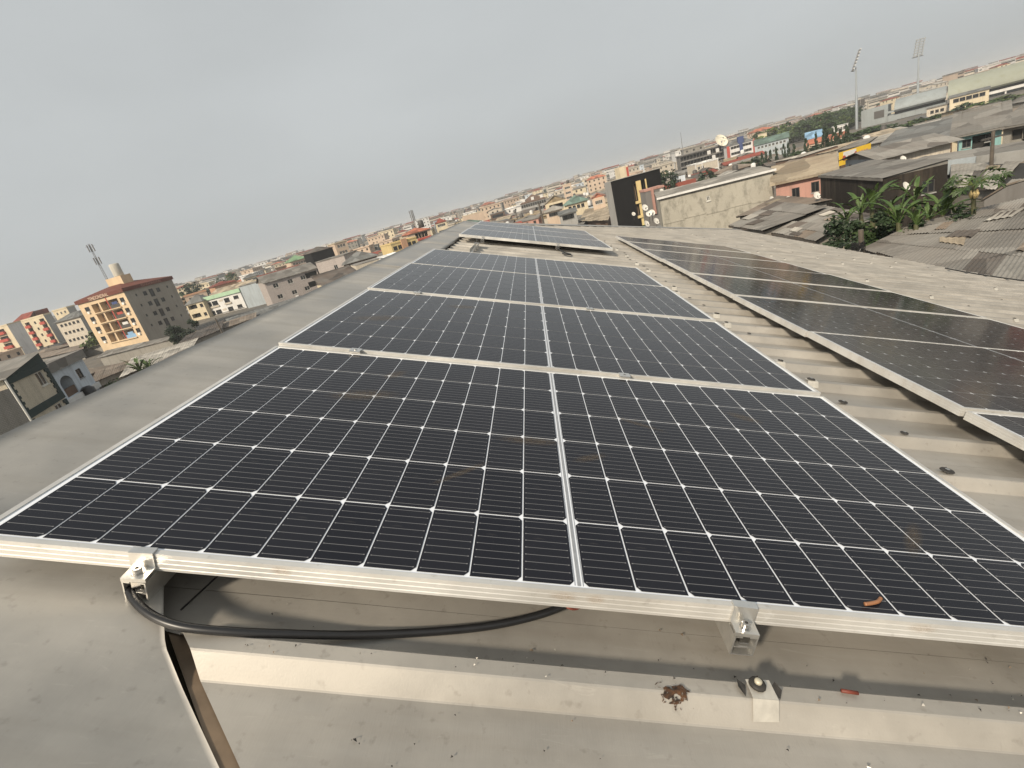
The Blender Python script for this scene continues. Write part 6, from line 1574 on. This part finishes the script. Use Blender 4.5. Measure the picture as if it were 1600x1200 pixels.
# the far city that reads as one mass
far = [wallmat('far_wall_%d' % i, c_, 0.3, scale=0.02) for i, c_ in enumerate(((0.55, 0.5, 0.42), (0.62, 0.60, 0.57), (0.46, 0.36, 0.28), (0.33, 0.32, 0.30)))] + [TIN['red'], TIN['slate'], TIN['grey'], LEAFD, DARKIN]
mb = MB()
for i in range(5200):
    A_ = rnd.uniform(-50, 46); rr = 700 + 2700 * rnd.random() ** 1.5
    x, y = CAM.x + rr * math.sin(R(A_)), CAM.y + rr * math.cos(R(A_))
    w, d, h = rnd.uniform(8, 24), rnd.uniform(8, 18), rnd.choice([4, 6, 7, 9, 10, 12, 13]) * rnd.uniform(0.8, 1.2) + (rr > 1100) * rnd.choice([0, 0, 1, 3, 6])
    M_ = Matrix.Translation((x, y, GZ)) @ Matrix.Rotation(rnd.choice([0, 0.4, -0.3]) + rnd.uniform(-0.15, 0.15), 4, 'Z')
    if rnd.random() < 0.14:
        r_ = rnd.uniform(4, 9)
        for q in range(3): mb.box(-r_ * rnd.uniform(0.4, 1), r_ * rnd.uniform(0.4, 1), -r_ * 0.8, r_ * rnd.uniform(0.4, 1), 2, rnd.uniform(5, 10), 7, M_ @ Matrix.Rotation(q * 0.7, 4, 'Z'))
        continue
    wi = rnd.choice([0, 0, 1, 1, 2, 3]); mb.box(-w / 2, w / 2, -d / 2, d / 2, 0, h, wi, M_)
    ri = rnd.choice([4, 5, 6, 6, wi]); mb.box(-w / 2 - 0.4, w / 2 + 0.4, -d / 2 - 0.4, d / 2 + 0.4, h + 0.01, h + rnd.uniform(0.3, 1.4), ri, M_)
    if rr < 1500:
        for s_ in range(int(h / 3)): mb.box(-w / 2 + 0.8, w / 2 - 0.8, -d / 2 - 0.06, -d / 2 + 0.05, h - 1.8 - 3 * s_, h - 0.8 - 3 * s_, 8, M_)
tag(mb.build('distant_city', far), 'hazy mass of far rooftops along the horizon', 'city', kind='stuff')

# ================================================================== haze
m = bpy.data.materials.new('haze'); m.use_nodes = True; t = m.node_tree; t.nodes.clear()
out = t.nodes.new('ShaderNodeOutputMaterial'); pv = t.nodes.new('ShaderNodeVolumePrincipled')
pv.inputs['Color'].default_value = (0.955, 0.975, 0.99, 1); pv.inputs['Density'].default_value = 0.00034; pv.inputs['Anisotropy'].default_value = 0.1
t.links.new(pv.outputs[0], out.inputs['Volume'])
mb = MB(); mb.box(-4600, 4600, -1300, 5700, GZ - 1.0, 34.0)
hz_ = mb.build('haze', m); tag(hz_, kind='stuff')
